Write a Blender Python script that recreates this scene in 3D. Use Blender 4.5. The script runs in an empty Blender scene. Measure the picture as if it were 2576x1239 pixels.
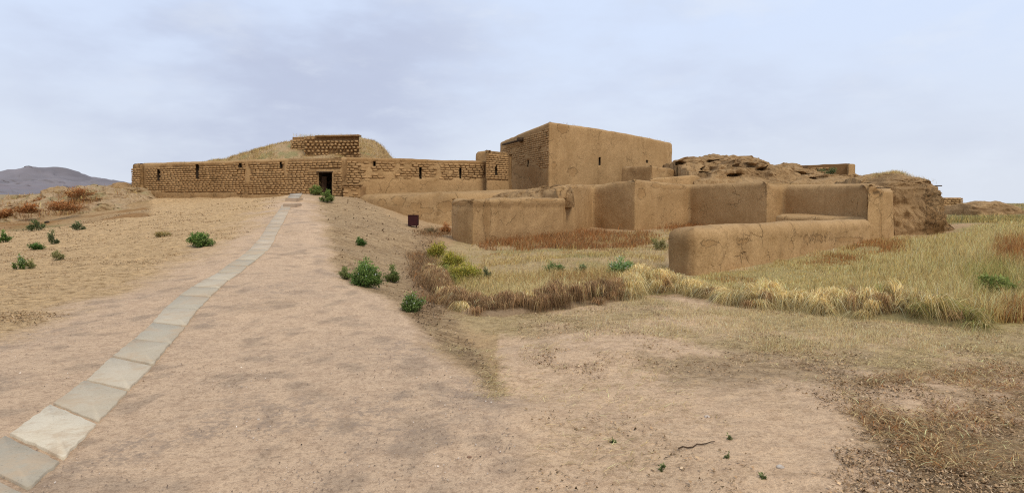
import bpy, bmesh, math, random
import numpy as np
from mathutils import Vector
from mathutils.geometry import tessellate_polygon
rng = np.random.default_rng(7)
random.seed(7)
S = bpy.context.scene
COL = S.collection
F, CX, HZ, CZ = 1509.0, 1287.5, 500.0, 1.6      # survey: focal length, principal column, horizon row, eye height

# ------------------------------------------------------------------ survey helpers
def P(px, py, d):
    return ((px-CX)/F*d, d, CZ-(py-HZ)/F*d)
def XY(px, d): return ((px-CX)/F*d, d)
def proj(x, y, z):
    yy = np.maximum(y, 0.3)
    return CX+F*x/yy, HZ+F*(CZ-z)/yy

# ------------------------------------------------------------------ noise
def _h(i, j, k):
    n = (i*73856093) ^ (j*19349663) ^ (k*83492791)
    n = (n ^ (n >> 13))*1274126177
    n = n & 0x7fffffff
    n = (n ^ (n >> 16))*2246822519 & 0x7fffffff
    return (n ^ (n >> 15)) / 0x7fffffff
def vnoise(x, y, z=0.0):
    x, y, z = np.broadcast_arrays(np.asarray(x, float), np.asarray(y, float), np.asarray(z, float))
    i, j, k = np.floor(x).astype(np.int64), np.floor(y).astype(np.int64), np.floor(z).astype(np.int64)
    u, v, w = x-i, y-j, z-k
    u, v, w = u*u*(3-2*u), v*v*(3-2*v), w*w*(3-2*w)
    r = 0
    for a in (0, 1):
        for b in (0, 1):
            for c in (0, 1):
                r = r + _h(i+a, j+b, k+c)*(u if a else 1-u)*(v if b else 1-v)*(w if c else 1-w)
    return r*2-1
def fbm(x, y, z=0.0, o=4, s=1.0, seed=0):
    r, a, t = 0, 1.0, 0
    for q in range(o):
        f = s*2.03**q
        r = r+a*vnoise(np.asarray(x)*f+seed*17.3+q*5.1, np.asarray(y)*f-seed*9.7, np.asarray(z)*f+seed*3.3)
        t += a; a *= .5
    return r/t
def ss(a, b, x):
    t = np.clip((np.asarray(x, float)-a)/(b-a), 0, 1)
    return t*t*(3-2*t)
def pip(px, py, poly):
    inside = np.zeros(np.shape(px), bool)
    n = len(poly)
    for i in range(n):
        x0, y0 = poly[i]; x1, y1 = poly[(i+1) % n]
        if y0 == y1: continue
        c = ((y0 > py) != (y1 > py)) & (px < (x1-x0)*(py-y0)/(y1-y0)+x0)
        inside ^= c
    return inside
def blob(px, py, cx, cy, rx, ry):
    return np.clip(1.3-np.sqrt(((px-cx)/rx)**2+((py-cy)/ry)**2), 0, 1)
def lin(c):
    return tuple((v/255/12.92 if v/255 <= .04045 else ((v/255+.055)/1.055)**2.4) for v in c)

# ------------------------------------------------------------------ object helpers
def tag(o, label=None, cat=None, group=None, kind=None):
    if label: o['label'] = label
    if cat: o['category'] = cat
    if group: o['group'] = group
    if kind: o['kind'] = kind
    return o
def empty(name, loc=(0, 0, 0)):
    o = bpy.data.objects.new(name, None); COL.objects.link(o); o.location = loc
    o.empty_display_size = .3
    return o
def mesh_np(name, V, Q=None, mat=None, parent=None, col=None, T=None, smooth=False, link=True):
    me = bpy.data.meshes.new(name)
    V = np.asarray(V, np.float32).reshape(-1, 3)
    loops, starts, tot = [], [], 0
    if Q is not None and len(Q):
        Q = np.asarray(Q, np.int32); loops.append(Q.ravel()); starts.append(np.arange(len(Q))*4); tot = len(Q)*4
    if T is not None and len(T):
        T = np.asarray(T, np.int32); loops.append(T.ravel()); starts.append(tot+np.arange(len(T))*3)
    L = np.concatenate(loops); St = np.concatenate(starts)
    me.vertices.add(len(V)); me.vertices.foreach_set('co', V.ravel())
    me.loops.add(len(L)); me.loops.foreach_set('vertex_index', L.astype(np.int32))
    me.polygons.add(len(St)); me.polygons.foreach_set('loop_start', St.astype(np.int32))
    me.update(calc_edges=True); me.validate()
    if smooth: me.polygons.foreach_set('use_smooth', np.ones(len(me.polygons), bool))
    if col is not None: setcol(me, col)
    if mat: me.materials.append(mat)
    o = bpy.data.objects.new(name, me)
    if link: COL.objects.link(o)
    if parent is not None:
        o.parent = parent
        M = parent.location
        o.location = (-M[0], -M[1], -M[2])
    return o
def setcol(me, c):
    c = np.asarray(c, np.float32)
    if c.shape[1] == 3: c = np.concatenate([c, np.ones((len(c), 1), np.float32)], 1)
    a = me.attributes.new('col', 'FLOAT_COLOR', 'POINT')
    a.data.foreach_set('color', c.ravel())

# ------------------------------------------------------------------ materials
class NT:
    def __init__(s, name):
        s.m = bpy.data.materials.new(name); s.m.use_nodes = True
        s.t = s.m.node_tree; s.n = s.t.nodes; s.n.clear()
        s.out = s.n.new('ShaderNodeOutputMaterial'); s.b = s.n.new('ShaderNodeBsdfPrincipled')
        s.t.links.new(s.b.outputs[0], s.out.inputs[0])
        s.b.inputs['Roughness'].default_value = .95
        s.b.inputs['Specular IOR Level'].default_value = .12
        g = s.n.new('ShaderNodeNewGeometry'); s.pos = g.outputs['Position']
    def link(s, a, b):
        s.t.links.new(a, b)
    def put(s, sock, v):
        if isinstance(v, bpy.types.NodeSocket): s.link(v, sock)
        elif isinstance(v, (tuple, list)) and len(v) == 3 and sock.type == 'RGBA': sock.default_value = (*v, 1)
        else: sock.default_value = v
    def noise(s, scale, detail=4, rough=.6, vec=None, dist=0.0):
        n = s.n.new('ShaderNodeTexNoise'); s.link(vec or s.pos, n.inputs['Vector'])
        n.inputs['Scale'].default_value = scale; n.inputs['Detail'].default_value = detail
        n.inputs['Roughness'].default_value = rough; n.inputs['Distortion'].default_value = dist
        return n.outputs['Fac']
    def scaled(s, v, vec=None):
        n = s.n.new('ShaderNodeVectorMath'); n.operation = 'MULTIPLY'; s.link(vec or s.pos, n.inputs[0]); n.inputs[1].default_value = v
        return n.outputs[0]
    def ramp(s, f, a, b, ca=0.0, cb=1.0):
        n = s.n.new('ShaderNodeMapRange'); n.interpolation_type = 'SMOOTHSTEP'
        s.link(f, n.inputs[0]); n.inputs[1].default_value = a; n.inputs[2].default_value = b
        n.inputs[3].default_value = ca; n.inputs[4].default_value = cb
        return n.outputs[0]
    def mix(s, f, a, b, mode='MIX'):
        n = s.n.new('ShaderNodeMix'); n.data_type = 'RGBA'; n.blend_type = mode
        s.put(n.inputs[0], f); s.put(n.inputs[6], a); s.put(n.inputs[7], b)
        return n.outputs[2]
    def math(s, op, a, b=0.0, c=None):
        n = s.n.new('ShaderNodeMath'); n.operation = op; s.put(n.inputs[0], a); s.put(n.inputs[1], b)
        if c is not None: s.put(n.inputs[2], c)
        return n.outputs[0]
    def attr(s, name='col'):
        n = s.n.new('ShaderNodeAttribute'); n.attribute_name = name
        return n.outputs['Color']
    def sep(s, c):
        n = s.n.new('ShaderNodeSeparateColor'); s.link(c, n.inputs[0]); return n.outputs
    def voro(s, scale, feature='DISTANCE_TO_EDGE', vec=None):
        n = s.n.new('ShaderNodeTexVoronoi'); n.feature = feature; s.link(vec or s.pos, n.inputs['Vector']); n.inputs['Scale'].default_value = scale
        return n.outputs[0]
    def warp(s, scale, amt):
        n = s.n.new('ShaderNodeTexNoise'); s.link(s.pos, n.inputs['Vector']); n.inputs['Scale'].default_value = scale; n.inputs['Detail'].default_value = 3
        m = s.n.new('ShaderNodeVectorMath'); m.operation = 'MULTIPLY_ADD'; s.link(n.outputs['Color'], m.inputs[0]); m.inputs[1].default_value = (amt,)*3; s.link(s.pos, m.inputs[2])
        return m.outputs[0]
    def bump(s, h, strength, dist, normal=None):
        n = s.n.new('ShaderNodeBump'); n.inputs['Strength'].default_value = strength; n.inputs['Distance'].default_value = dist
        s.link(h, n.inputs['Height'])
        if normal: s.link(normal, n.inputs['Normal'])
        return n.outputs[0]
    def fin(s, col, nrm=None):
        s.put(s.b.inputs['Base Color'], col)
        if nrm: s.link(nrm, s.b.inputs['Normal'])
        return s.m

def mud_material(name, light, dark, grain=1.0, crack=1.0):
    t = NT(name)
    a = t.sep(t.attr())                       # R peel, G stain and painted shade, B tint
    n1 = t.noise(.55, 4, .6); n2 = t.noise(5, 5, .7); n3 = t.noise(15, 6, .85)
    base = t.mix(t.ramp(n1, .35, .65), dark, light)
    base = t.mix(t.ramp(n2, .38, .65, 0, .38), base, (light[0]*.70, light[1]*.67, light[2]*.62))
    streak = t.noise(1.0, 5, .65, t.scaled((2.2, 2.2, .25)))
    base = t.mix(t.ramp(streak, .5, .72, 0, .28), base, (light[0]*1.15, light[1]*1.13, light[2]*1.1))
    base = t.mix(t.ramp(n3, .42, .62, 0, .55), base, (dark[0]*.62, dark[1]*.58, dark[2]*.55))
    base = t.mix(t.ramp(streak, .47, .33, 0, .38), base, (dark[0]*.72, dark[1]*.68, dark[2]*.64))
    base = t.mix(t.math('MULTIPLY', t.ramp(t.noise(7, 6, .8, t.scaled((1, 1, .55))), .58, .66, 0, .55), t.ramp(n1, .4, .55)), base, (dark[0]*.5, dark[1]*.46, dark[2]*.42))
    st = t.math('MULTIPLY', a[1], t.ramp(t.noise(2.6, 5, .75), .3, .6, .25, 1))
    base = t.mix(st, base, (dark[0]*.55, dark[1]*.5, dark[2]*.46))
    # peeling plaster: ragged patches with a rim
    pe = t.math('ADD', a[0], t.math('MULTIPLY', t.math('SUBTRACT', t.noise(2.6, 8, .78), .5), 1.9))
    peel = t.ramp(pe, .5, .56)
    rim = t.math('SUBTRACT', t.ramp(pe, .42, .5), t.ramp(pe, .5, .58))
    base = t.mix(t.math('MULTIPLY', peel, .45), base, (dark[0]*.75, dark[1]*.68, dark[2]*.6))
    base = t.mix(t.math('MULTIPLY', t.math('MULTIPLY', rim, .5), t.ramp(t.noise(3.0, 4, .7), .42, .6)), base, (dark[0]*.3, dark[1]*.27, dark[2]*.24))
    # cracks in the plaster
    w = t.warp(1.7, .55)
    cr = t.math('MULTIPLY', t.ramp(t.voro(.8, vec=w), .0, .014, 1, 0), t.ramp(t.noise(.5, 2), .56, .66))
    cr2 = t.math('MULTIPLY', t.ramp(t.voro(2.6, vec=t.warp(4, .3)), .0, .03, 1, 0), t.ramp(t.noise(.8, 3), .54, .66))
    crk = t.math('MAXIMUM', cr, t.math('MULTIPLY', cr2, .6))
    base = t.mix(t.math('MULTIPLY', crk, .38*crack), base, (dark[0]*.25, dark[1]*.22, dark[2]*.2))
    tint = t.mix(1.0, base, t.mix(a[2], (.68, .66, .64), (1.28, 1.27, 1.26)), 'MULTIPLY')
    h = t.math('ADD', t.math('MULTIPLY', n3, .25), t.math('MULTIPLY', n2, .9))
    h = t.math('SUBTRACT', h, t.math('ADD', t.math('MULTIPLY', peel, .55), t.math('MULTIPLY', crk, .8*crack)))
    return t.fin(tint, t.bump(h, .9, .05*grain))

def ground_material():
    t = NT('bare_earth')
    c = t.attr()
    al = t.n.new('ShaderNodeAttribute'); al.attribute_name = 'rough'
    rg = t.sep(al.outputs['Color'])           # R roughness of ground, G litter, B downhill rills
    n0 = t.noise(.9, 6, .65); n1 = t.noise(6, 6, .7); n2 = t.noise(26, 5, .75); n3 = t.noise(110, 4, .7)
    col = t.mix(t.ramp(n1, .46, .60, 0, .48), c, t.mix(1.0, c, (.66, .62, .62), 'MULTIPLY'))
    col = t.mix(t.ramp(n0, .45, .62, 0, .22), col, t.mix(1.0, c, (1.16, 1.13, 1.08), 'MULTIPLY'))
    col = t.mix(t.ramp(n2, .48, .62, 0, .6), col, t.mix(1.0, c, (.50, .46, .44), 'MULTIPLY'))
    col = t.mix(t.ramp(n3, .48, .64, 0, .45), col, t.mix(1.0, c, (.55, .52, .5), 'MULTIPLY'))
    col = t.mix(t.ramp(n3, .36, .47, .35, 0), col, t.mix(1.0, c, (1.35, 1.33, 1.3), 'MULTIPLY'))
    gn = t.n.new('ShaderNodeAttribute'); gn.attribute_name = 'crust'
    g1 = t.noise(5.0, 8, .8); g2 = t.noise(19, 6, .8)
    gf = t.math('MULTIPLY', gn.outputs['Fac'], t.ramp(g1, .42, .56)); gf = t.math('MULTIPLY', gf, t.ramp(g2, .44, .53, .05, .85))
    col = t.mix(gf, col, (.335, .24, .165))
    # scaly, littered ground: flakes lying east-west
    fl = t.noise(1.0, 7, .8, t.scaled((4.5, 9, 9)), .5)
    col = t.mix(t.math('MULTIPLY', rg[1], t.ramp(fl, .52, .58, 0, .9)), col, t.mix(1.0, c, (.44, .38, .30), 'MULTIPLY'))
    col = t.mix(t.math('MULTIPLY', rg[1], t.ramp(fl, .40, .46, .6, 0)), col, t.mix(1.0, c, (1.3, 1.22, 1.08), 'MULTIPLY'))
    ri = t.noise(1.0, 7, .8, t.scaled((2.2, 8, 3)), .9)
    col = t.mix(t.math('MULTIPLY', rg[2], t.ramp(ri, .50, .57, 0, .85)), col, t.mix(1.0, c, (.45, .40, .36), 'MULTIPLY'))
    sp = t.ramp(t.voro(9, 'F1'), .07, .05, 0, .5)
    col = t.mix(t.math('MULTIPLY', sp, t.ramp(t.noise(3.1, 2), .55, .6)), col, (.62, .55, .46))
    h = t.math('ADD', t.math('MULTIPLY', n2, .6), t.math('MULTIPLY', n3, .25))
    h = t.math('ADD', h, t.math('MULTIPLY', n1, 1.0))
    h = t.math('ADD', h, t.math('MULTIPLY', t.math('MULTIPLY', rg[1], fl), -2.2))
    h = t.math('ADD', h, t.math('MULTIPLY', t.math('MULTIPLY', rg[2], ri), -3.0))
    return t.fin(col, t.bump(h, .8, .035))

def attr_material(name, rough=.8, trans=0.0, var=.25, scale=30):
    t = NT(name)
    c = t.attr()
    col = t.mix(t.ramp(t.noise(scale, 3), .35, .7, 0, var*2), c, t.mix(1.0, c, (.55, .52, .5), 'MULTIPLY'))
    t.b.inputs['Roughness'].default_value = rough
    if trans:
        tr = t.n.new('ShaderNodeBsdfTranslucent'); t.link(col, tr.inputs[0])
        mx = t.n.new('ShaderNodeMixShader'); mx.inputs[0].default_value = trans
        t.link(t.b.outputs[0], mx.inputs[1]); t.link(tr.outputs[0], mx.inputs[2]); t.link(mx.outputs[0], t.out.inputs[0])
    return t.fin(col)
def plain_material(name, c, c2=None, scale=12, rough=.8, b=.01):
    t = NT(name); t.b.inputs['Roughness'].default_value = rough
    n = t.noise(scale, 5, .7)
    return t.fin(t.mix(t.ramp(n, .35, .65), c, c2 or tuple(v*.6 for v in c)), t.bump(n, .6, b))

MUD_L, MUD_D = (.495, .318, .150), (.41, .257, .116)
M_mud = mud_material('mud_plaster', MUD_L, MUD_D)
M_brick = mud_material('mud_brick', (.485, .306, .142), (.40, .243, .108), .6, 0.0)
M_rubble = mud_material('eroded_mud', (.47, .305, .148), (.34, .212, .098), 2.5, .6)
M_ground = ground_material()
M_dark = plain_material('shadowed_mud', (.05, .032, .018), (.03, .02, .012))  # near-black lining, the shade inside openings put into the colour
M_wood = plain_material('old_timber', (.09, .055, .03), (.045, .028, .017), 20)
M_door = plain_material('weathered_door_board', (.11, .06, .032), (.06, .034, .019), 8)
M_maroon = plain_material('maroon_painted_metal', (.052, .014, .013), (.034, .011, .011), 6, .55, .002)
M_blade = attr_material('dry_grass', .75, .32, .12)
M_leaf = attr_material('green_leaf', .6, .3, .2)
M_litter = attr_material('plant_litter', .9, 0, .3)

def slab_material():
    t = NT('concrete_slab')
    c = t.attr()
    n1 = t.noise(4, 6, .7); n2 = t.noise(60, 4, .7); v = t.voro(34, 'F1')
    col = t.mix(t.ramp(n1, .4, .7, 0, .35), c, t.mix(1.0, c, (.78, .72, .64), 'MULTIPLY'))
    col = t.mix(t.ramp(n2, .4, .7, 0, .3), col, t.mix(1.0, c, (.66, .64, .6), 'MULTIPLY'))
    pit = t.math('MULTIPLY', t.ramp(v, .16, .10), t.ramp(t.noise(7, 2), .5, .6))
    col = t.mix(t.math('MULTIPLY', pit, .6), col, t.mix(1.0, c, (.45, .42, .4), 'MULTIPLY'))
    col = t.mix(t.ramp(t.noise(2.2, 6, .75), .46, .62, 0, .7), col, (.47, .345, .22))
    return t.fin(col, t.bump(t.math('SUBTRACT', n2, pit), .5, .006))
M_slab = slab_material()

# ------------------------------------------------------------------ terrain height
CP = []
def cp(px, py, d): CP.append(P(px, py, d))
for x, y, z in [(-9, 0, 0), (-4, 0, 0), (0, 0, 0), (4, 0, 0), (9, 0, .05), (0, -8, 0), (-20, -5, -.2), (22, -5, .2),
                (-3, 2.5, 0), (0, 2.5, 0), (3, 2.5, -.02), (-6, 4, 0), (-16, 8, -.15), (18, 8, .25), (-30, 14, -.4), (30, 15, .9)]:
    CP.append((x, y, z))
for a in [(100, 1132, 3.8), (268, 975, 5.05), (381, 864, 6.6), (487, 748, 9.2), (527, 712, 10.6), (645, 626, 15), (690, 564, 20), (712, 527, 25),
          (728, 502, 30), (742, 488, 33), (770, 488, 33), (800, 490, 34), (755, 527, 25), (770, 564, 20), (770, 626, 15), (750, 712, 10.6), (760, 800, 7.9), (800, 900, 6), (900, 1050, 4.4),
          # left plain
          (0, 1000, 4.8), (0, 850, 7.0), (0, 700, 12.5), (0, 620, 20), (300, 700, 11.6), (200, 620, 19.5), (450, 600, 18), (300, 800, 7.9), (100, 590, 25),
          (0, 585, 28), (300, 566, 26), (365, 528, 32), (500, 514, 33), (620, 513, 31), (640, 540, 25),
          (365, 503, 40), (500, 500, 39), (620, 500, 38), (700, 496, 36), (290, 545, 31), (150, 570, 31), (0, 568, 33),
          # embankment crest and slope
          (822, 560, 20), (836, 622, 15), (852, 690, 11), (958, 738, 9.6), (1050, 825, 7.2), (1150, 905, 5.7), (1270, 1015, 4.5), (1300, 1150, 3.7),
          (905, 498, 35), (890, 505, 33), (1000, 575, 27), (1045, 590, 27), (1045, 645, 20), (1058, 705, 15.3), (1105, 785, 11.2), (1190, 900, 7.3), (1300, 1010, 5.1),
          (960, 522, 32.5), (1010, 550, 30.5), (1060, 573, 29.5), (1130, 580, 29.5), (930, 560, 24), (940, 640, 17), (955, 690, 13.5), (1020, 745, 10.8),
          # court floor and field
          (1190, 614, 21.3), (1140, 602, 22.5), (1415, 590, 27), (1492, 577, 31.5), (1598, 580, 29.9), (1733, 571, 33), (1930, 584, 29), (1745, 694, 12.6), (1675, 688, 13.4),
          (1400, 650, 16.2), (1300, 740, 10.3), (1550, 740, 10.1), (1500, 850, 6.9), (1800, 800, 8.1), (2100, 800, 8.1), (2190, 610, 22.8), (2245, 602, 24), (2350, 592, 26),
          (2480, 800, 8.2), (2575, 720, 11.2), (2575, 640, 15.2), (2500, 605, 20), (2450, 570, 27), (2575, 585, 22), (2300, 680, 13.8), (2000, 690, 12.9),
          (2400, 900, 6), (1900, 1000, 4.85), (1500, 1050, 4.4), (2575, 1000, 4.95),
          (2420, 545, 42), (2575, 527, 50), (2450, 532, 60), (2575, 518, 80)]: cp(*a)
for x, y, z in [(-4, 34, .3), (-6.3, 34.5, .7), (-10, 48, 1.7), (0, 48, 1.5), (10, 45, 1.0), (20, 40, .4), (-30, 42, 1.5), (-40, 48, 1.2), (-20, 60, 1.3), (10, 70, 1), (-45, 60, 1.2), (30, 45, .2), (-45, 30, -.1)]:
    CP.append((x, y, z))
CP = np.array(CP)
_A = np.linalg.norm(CP[:, None, :2]-CP[None, :, :2], axis=2)
_n = len(CP)
_M = np.zeros((_n+3, _n+3)); _M[:_n, :_n] = _A-np.eye(_n)*.25
_M[:_n, _n] = 1; _M[:_n, _n+1:] = CP[:, :2]; _M[_n, :_n] = 1; _M[_n+1:, :_n] = CP[:, :2].T
_W = np.linalg.solve(_M, np.concatenate([CP[:, 2], [0, 0, 0]]))
def Hbase(x, y):
    x = np.asarray(x, float); y = np.asarray(y, float); sh = x.shape
    x = x.ravel(); y = y.ravel(); out = np.empty(len(x))
    for i in range(0, len(x), 40000):
        a, b = x[i:i+40000], y[i:i+40000]
        ac, bc = np.clip(a, -60, 60), np.clip(b, -12, 95)
        r = np.sqrt((ac[:, None]-CP[None, :, 0])**2+(bc[:, None]-CP[None, :, 1])**2+.02)
        out[i:i+40000] = r@_W[:_n]+_W[_n]+ac*_W[_n+1]+bc*_W[_n+2]
    d = np.hypot(x, y)
    f = ss(55, 110, d)
    far = .8-.0085*x*ss(60, 400, d)+1.5*fbm(x, y, 0, 3, .012, 4)*ss(80, 300, d)*(1-ss(600, 1500, d))
    return (out*(1-f)+far*f).reshape(sh)
J = [(-190, 1240, -40, 1345), (-95, 1165, 62, 1240), (20, 1100, 155, 1165), (130, 1022, 245, 1069), (215, 960, 322, 989), (281, 901, 383, 924), (336, 858, 428, 870), (384, 815, 466, 823), (415, 777, 496, 782),
     (452, 745, 528, 750), (485, 724, 551, 728), (517, 704, 574, 707), (548, 687, 603, 688), (571, 670, 621, 672), (595, 655, 643, 656), (612, 641, 660, 642), (628, 628, 675, 629), (641, 613, 685, 614), (651, 603, 690, 604),
     (657, 594, 693, 595), (664, 583, 699, 583.5), (670, 572, 705, 572), (677, 563, 711, 563), (684, 552, 716, 552), (692, 542, 721, 542), (699, 533, 726, 533), (705, 524, 730, 524), (708, 517, 733, 517)]
def ground_at_px(px, py):
    d = 1.2; prev = None
    while d < 60:
        x = (px-CX)/F*d; z = CZ-(py-HZ)/F*d
        h = float(Hbase(np.array([x]), np.array([d]))[0])
        if z < h: return x, d, h
        d += .03+.002*d
    return x, d, h
PL = []
for j in J:
    q0_, q1_ = ground_at_px(*j[:2]), ground_at_px(*j[2:]); PL.append(((q0_[0]+q1_[0])/2, (q0_[1]+q1_[1])/2))
def path_dist(x, y):
    d2 = np.full(np.shape(x), 1e9)
    for (ax, ay), (bx, by) in zip(PL[:-1], PL[1:]):
        vx, vy = bx-ax, by-ay; t = np.clip(((x-ax)*vx+(y-ay)*vy)/(vx*vx+vy*vy), 0, 1)
        d2 = np.minimum(d2, (x-ax-t*vx)**2+(y-ay-t*vy)**2)
    return np.sqrt(d2)
def H(x, y):
    x = np.asarray(x, float); y = np.asarray(y, float)
    h = Hbase(x, y)
    px, py = proj(x, y, h)
    d = np.hypot(x, y)
    rough = ground_rough(px, py, x, y)
    near = (1-ss(60, 90, d))*(.12+.88*ss(.35, .8, path_dist(x, y)))
    h = h+near*(.035*fbm(x, y, 0, 3, .8, 1)+.022*fbm(x, y, 0, 4, 3.2, 2)*(.4+rough)+.012*fbm(x, y, 0, 3, 14, 3)*rough)
    lf = ss(24, 34, y)*(1-ss(-18, -15, x))                     # humps of the left bank
    h = h+lf*near*.35*fbm(x, y, 0, 5, .35, 9)
    return h

# ground cover regions, surveyed as outlines
R_FIELD = [(1085, 640), (1135, 612), (1200, 620), (1400, 596), (1600, 588), (1735, 568), (1800, 580), (1680, 600), (1680, 700), (1640, 735), (1560, 752), (1300, 765), (1170, 755), (1090, 700)]
R_FIELD2 = [(1690, 718), (1750, 692), (1900, 673), (2050, 640), (2190, 604), (2240, 600), (2350, 600), (2400, 585), (2450, 565), (2700, 520), (2800, 830), (2500, 838), (2440, 785), (2200, 772), (1900, 742)]
R_RUST = [(1190, 615), (1330, 590), (1490, 580), (1640, 588), (1660, 605), (1600, 628), (1450, 628), (1250, 628)]
R_STUB = [(1130, 790), (1380, 775), (1640, 740), (1800, 765), (2100, 780), (2440, 820), (2700, 830), (2700, 960), (2300, 930), (2000, 900), (1800, 860), (1600, 830), (1500, 840), (1380, 870), (1180, 860)]
R_SLOPE = [(800, 494), (905, 494), (1040, 575), (1075, 640), (1090, 720), (1180, 860), (1290, 1010), (1150, 905), (960, 740), (852, 690), (822, 560)]
R_TRACK = [(690, 515), (730, 486), (805, 488), (822, 560), (852, 690), (960, 740), (1150, 905), (1290, 1010), (1310, 1400), (-900, 1400), (-900, 900), (0, 850), (300, 730), (560, 620), (640, 560)]
R_DARK = [(2150, 960), (2250, 930), (2420, 925), (2700, 900), (2700, 1400), (2330, 1400), (2290, 1180), (2180, 1100), (2120, 1040)]
def jit(px, py, x, y, a, s=1.2, seed=0):
    return px+a*fbm(x, y, 0, 4, s, 30+seed)*1.6, py+a*.55*fbm(x, y, 0, 4, s, 40+seed)*1.6
def soft(px, py, x, y, poly, a=28, s=1.2, sp=16, seed=0):
    r = 0
    for k, (ox, oy) in enumerate([(0, 0), (1, .4), (-1, -.4), (.4, -.7), (-.5, .8), (.1, .3)]):
        hx = sp*.7*vnoise(x*(9+3*k), y*(9+3*k), k)
        qx, qy = jit(px, py, x, y, a, s, seed)
        r = r+pip(qx+ox*sp+hx, qy+oy*sp*.6+hx*.5, poly)
    return r/6.
def ground_rough(px, py, x, y):
    qx, qy = jit(px, py, x, y, 25)
    r = np.full(np.shape(px), .8)
    r = np.where(pip(qx, qy, R_TRACK), .22, r)
    return r

# ---- terrain sheet
def lines(a0, fine, k, lim, k2):
    v = [a0]; s = fine
    while v[-1] < lim:
        s = max(fine, k*abs(v[-1])) if v[-1] < 65 else v[-1]*k2
        v.append(v[-1]+s)
    return v
yl = [-60, -30, -16, -9, -5, -2.5, -1, 0, .6, 1.1]+lines(1.5, .034, .0085, 7000, .09)
xp = lines(0, .05, .011, 7000, .1)
xl = [-v for v in xp[:0:-1]]+xp
yl, xl = np.array(yl), np.array(xl)
GX, GY = np.meshgrid(xl, yl)
GZ = H(GX, GY)
nx, ny = len(xl), len(yl)
idx = np.arange(nx*ny).reshape(ny, nx)
Q = np.stack([idx[:-1, :-1], idx[:-1, 1:], idx[1:, 1:], idx[1:, :-1]], -1).reshape(-1, 4)
gx, gy, gz = GX.ravel(), GY.ravel(), GZ.ravel()

GREY = np.zeros(nx*ny)
def ground_colour(x, y, z):
    px, py = proj(x, y, z)
    n = len(x)
    qx, qy = jit(px, py, x, y, 28)
    def C(c): return np.array(c)[None, :]
    c = np.repeat(C((.43, .295, .175)), n, 0)                  # general tan soil
    rgh = np.zeros((n, 3)); rgh[:, 0] = .6; rgh[:, 1] = .35
    def lay(w, colr, r=None):
        nonlocal c, rgh
        w = np.clip(np.asarray(w, float), 0, 1)[:, None]
        c = c*(1-w)+C(colr)*w
        if r is not None: rgh = rgh*(1-w)+C(r)*w
    fore = (y < 15) & (px > 1250)
    lay(fore*1.0, (.60, .43, .30), (.4, .3, 0))
    left = (px < 760) & (y < 60)
    lay(left*1.0, (.56, .39, .225), (.9, 1, 0))
    tr = soft(px, py, x, y, R_TRACK, 34, .9, 34)
    lay(tr*1.0, (.56, .405, .29), (.2, 0, 0))
    grey = tr*ss(.0, .35, fbm(x, y, 0, 5, 1.1, 11)+.25*ss(8, 4, y)-.1)
    GREY[:] = np.clip(grey*1.0+.5*fore*ss(-.1, .5, fbm(x, y, 0, 4, .8, 25)), 0, 1)
    lay(tr*ss(.1, .4, fbm(x, y, 0, 5, 3.5, 24))*.6, (.33, .245, .185))
    edge = ss(.05, .4, fbm(x, y, 0, 4, .5, 12)-.003*np.abs(px-py*-.9-1500)*0)*(left * tr)
    lay(edge*.2, (.32, .22, .14), (.5, .4, 0))
    sl = soft(px, py, x, y, R_SLOPE, 16, 1.2, 12)
    lay(sl*1.0, (.47, .335, .205), (.9, .35, 1))
    lay(sl*ss(0, .4, fbm(x, y, 0, 4, 1.6, 23))*.5, (.37, .25, .145))
    toe = blob(px, py, 1070, 700, 50, 110)*(y < 30)
    lay(toe*.8, (.24, .15, .085), (.9, .7, .2))
    fd = soft(px, py, x, y, R_FIELD, 24, 1.2, 14)
    lay(fd*1.0, (.43, .32, .18), (.8, .6, 0))
    lay(fd*ss(0, .4, fbm(x, y, 0, 4, .9, 14)), (.33, .27, .13))
    fd2 = soft(px, py, x, y, R_FIELD2, 24, 1.2, 14)
    lay(fd2*1.0, (.38, .31, .14), (.9, .6, 0))
    lay(pip(qx, qy, R_RUST)*(fbm(x, y, 0, 3, 1, 31) > -.15)*.9, (.26, .135, .06), (.8, .6, 0))
    stb = soft(px, py, x, y, R_STUB, 40, 1.2, 30)
    lay(stb*ss(-.35, .2, fbm(x, y, 0, 4, 1.2, 15)), (.44, .33, .19), (.8, .65, 0))
    dk = soft(px, py, x, y, R_DARK, 50, 1.2, 30)
    lay(dk*ss(-.15, .3, fbm(x, y, 0, 4, 1.5, 16)), (.36, .25, .15), (.9, .8, 0))
    clean = 1-.85*ss(2150, 2050, px)*ss(930, 1000, py)
    pale = clean*fore*(1-fd)*(1-fd2)*(1-dk)*(1-stb)
    lay(pale*ss(-.05, .3, fbm(x, y, 0, 5, 1.0, 17))*.85, (.39, .28, .175), (.8, .75, 0))
    # far ground
    farr = (y > 30) & (px > 2380)
    lay(farr*1.0, (.30, .24, .12), (.6, .4, 0))
    lay(farr*ss(.0, .3, fbm(x, y, 0, 4, .3, 19)), (.20, .19, .09), (.6, .4, 0))
    lb = (px < 380) & (y > 29)
    lay(lb*1.0, (.40, .27, .15), (.8, .5, .2))
    lay(lb*ss(-.05, .3, fbm(x, y, 0, 4, .35, 20)), (.30, .17, .075))
    lay(lb*ss(.1, .4, fbm(x, y, 0, 4, .22, 21)), (.25, .21, .10))
    lay((np.hypot(x, y) > 85)*.8, (.30, .24, .15), (.4, .2, 0))
    c = c*np.array((1.10, 1.065, .935))
    return np.clip(c, 0, 1), rgh
gc, gr = ground_colour(gx, gy, gz)
ground = mesh_np('ground', np.stack([gx, gy, gz], 1), Q, M_ground, smooth=True, col=gc)
a = ground.data.attributes.new('rough', 'FLOAT_COLOR', 'POINT')
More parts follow.
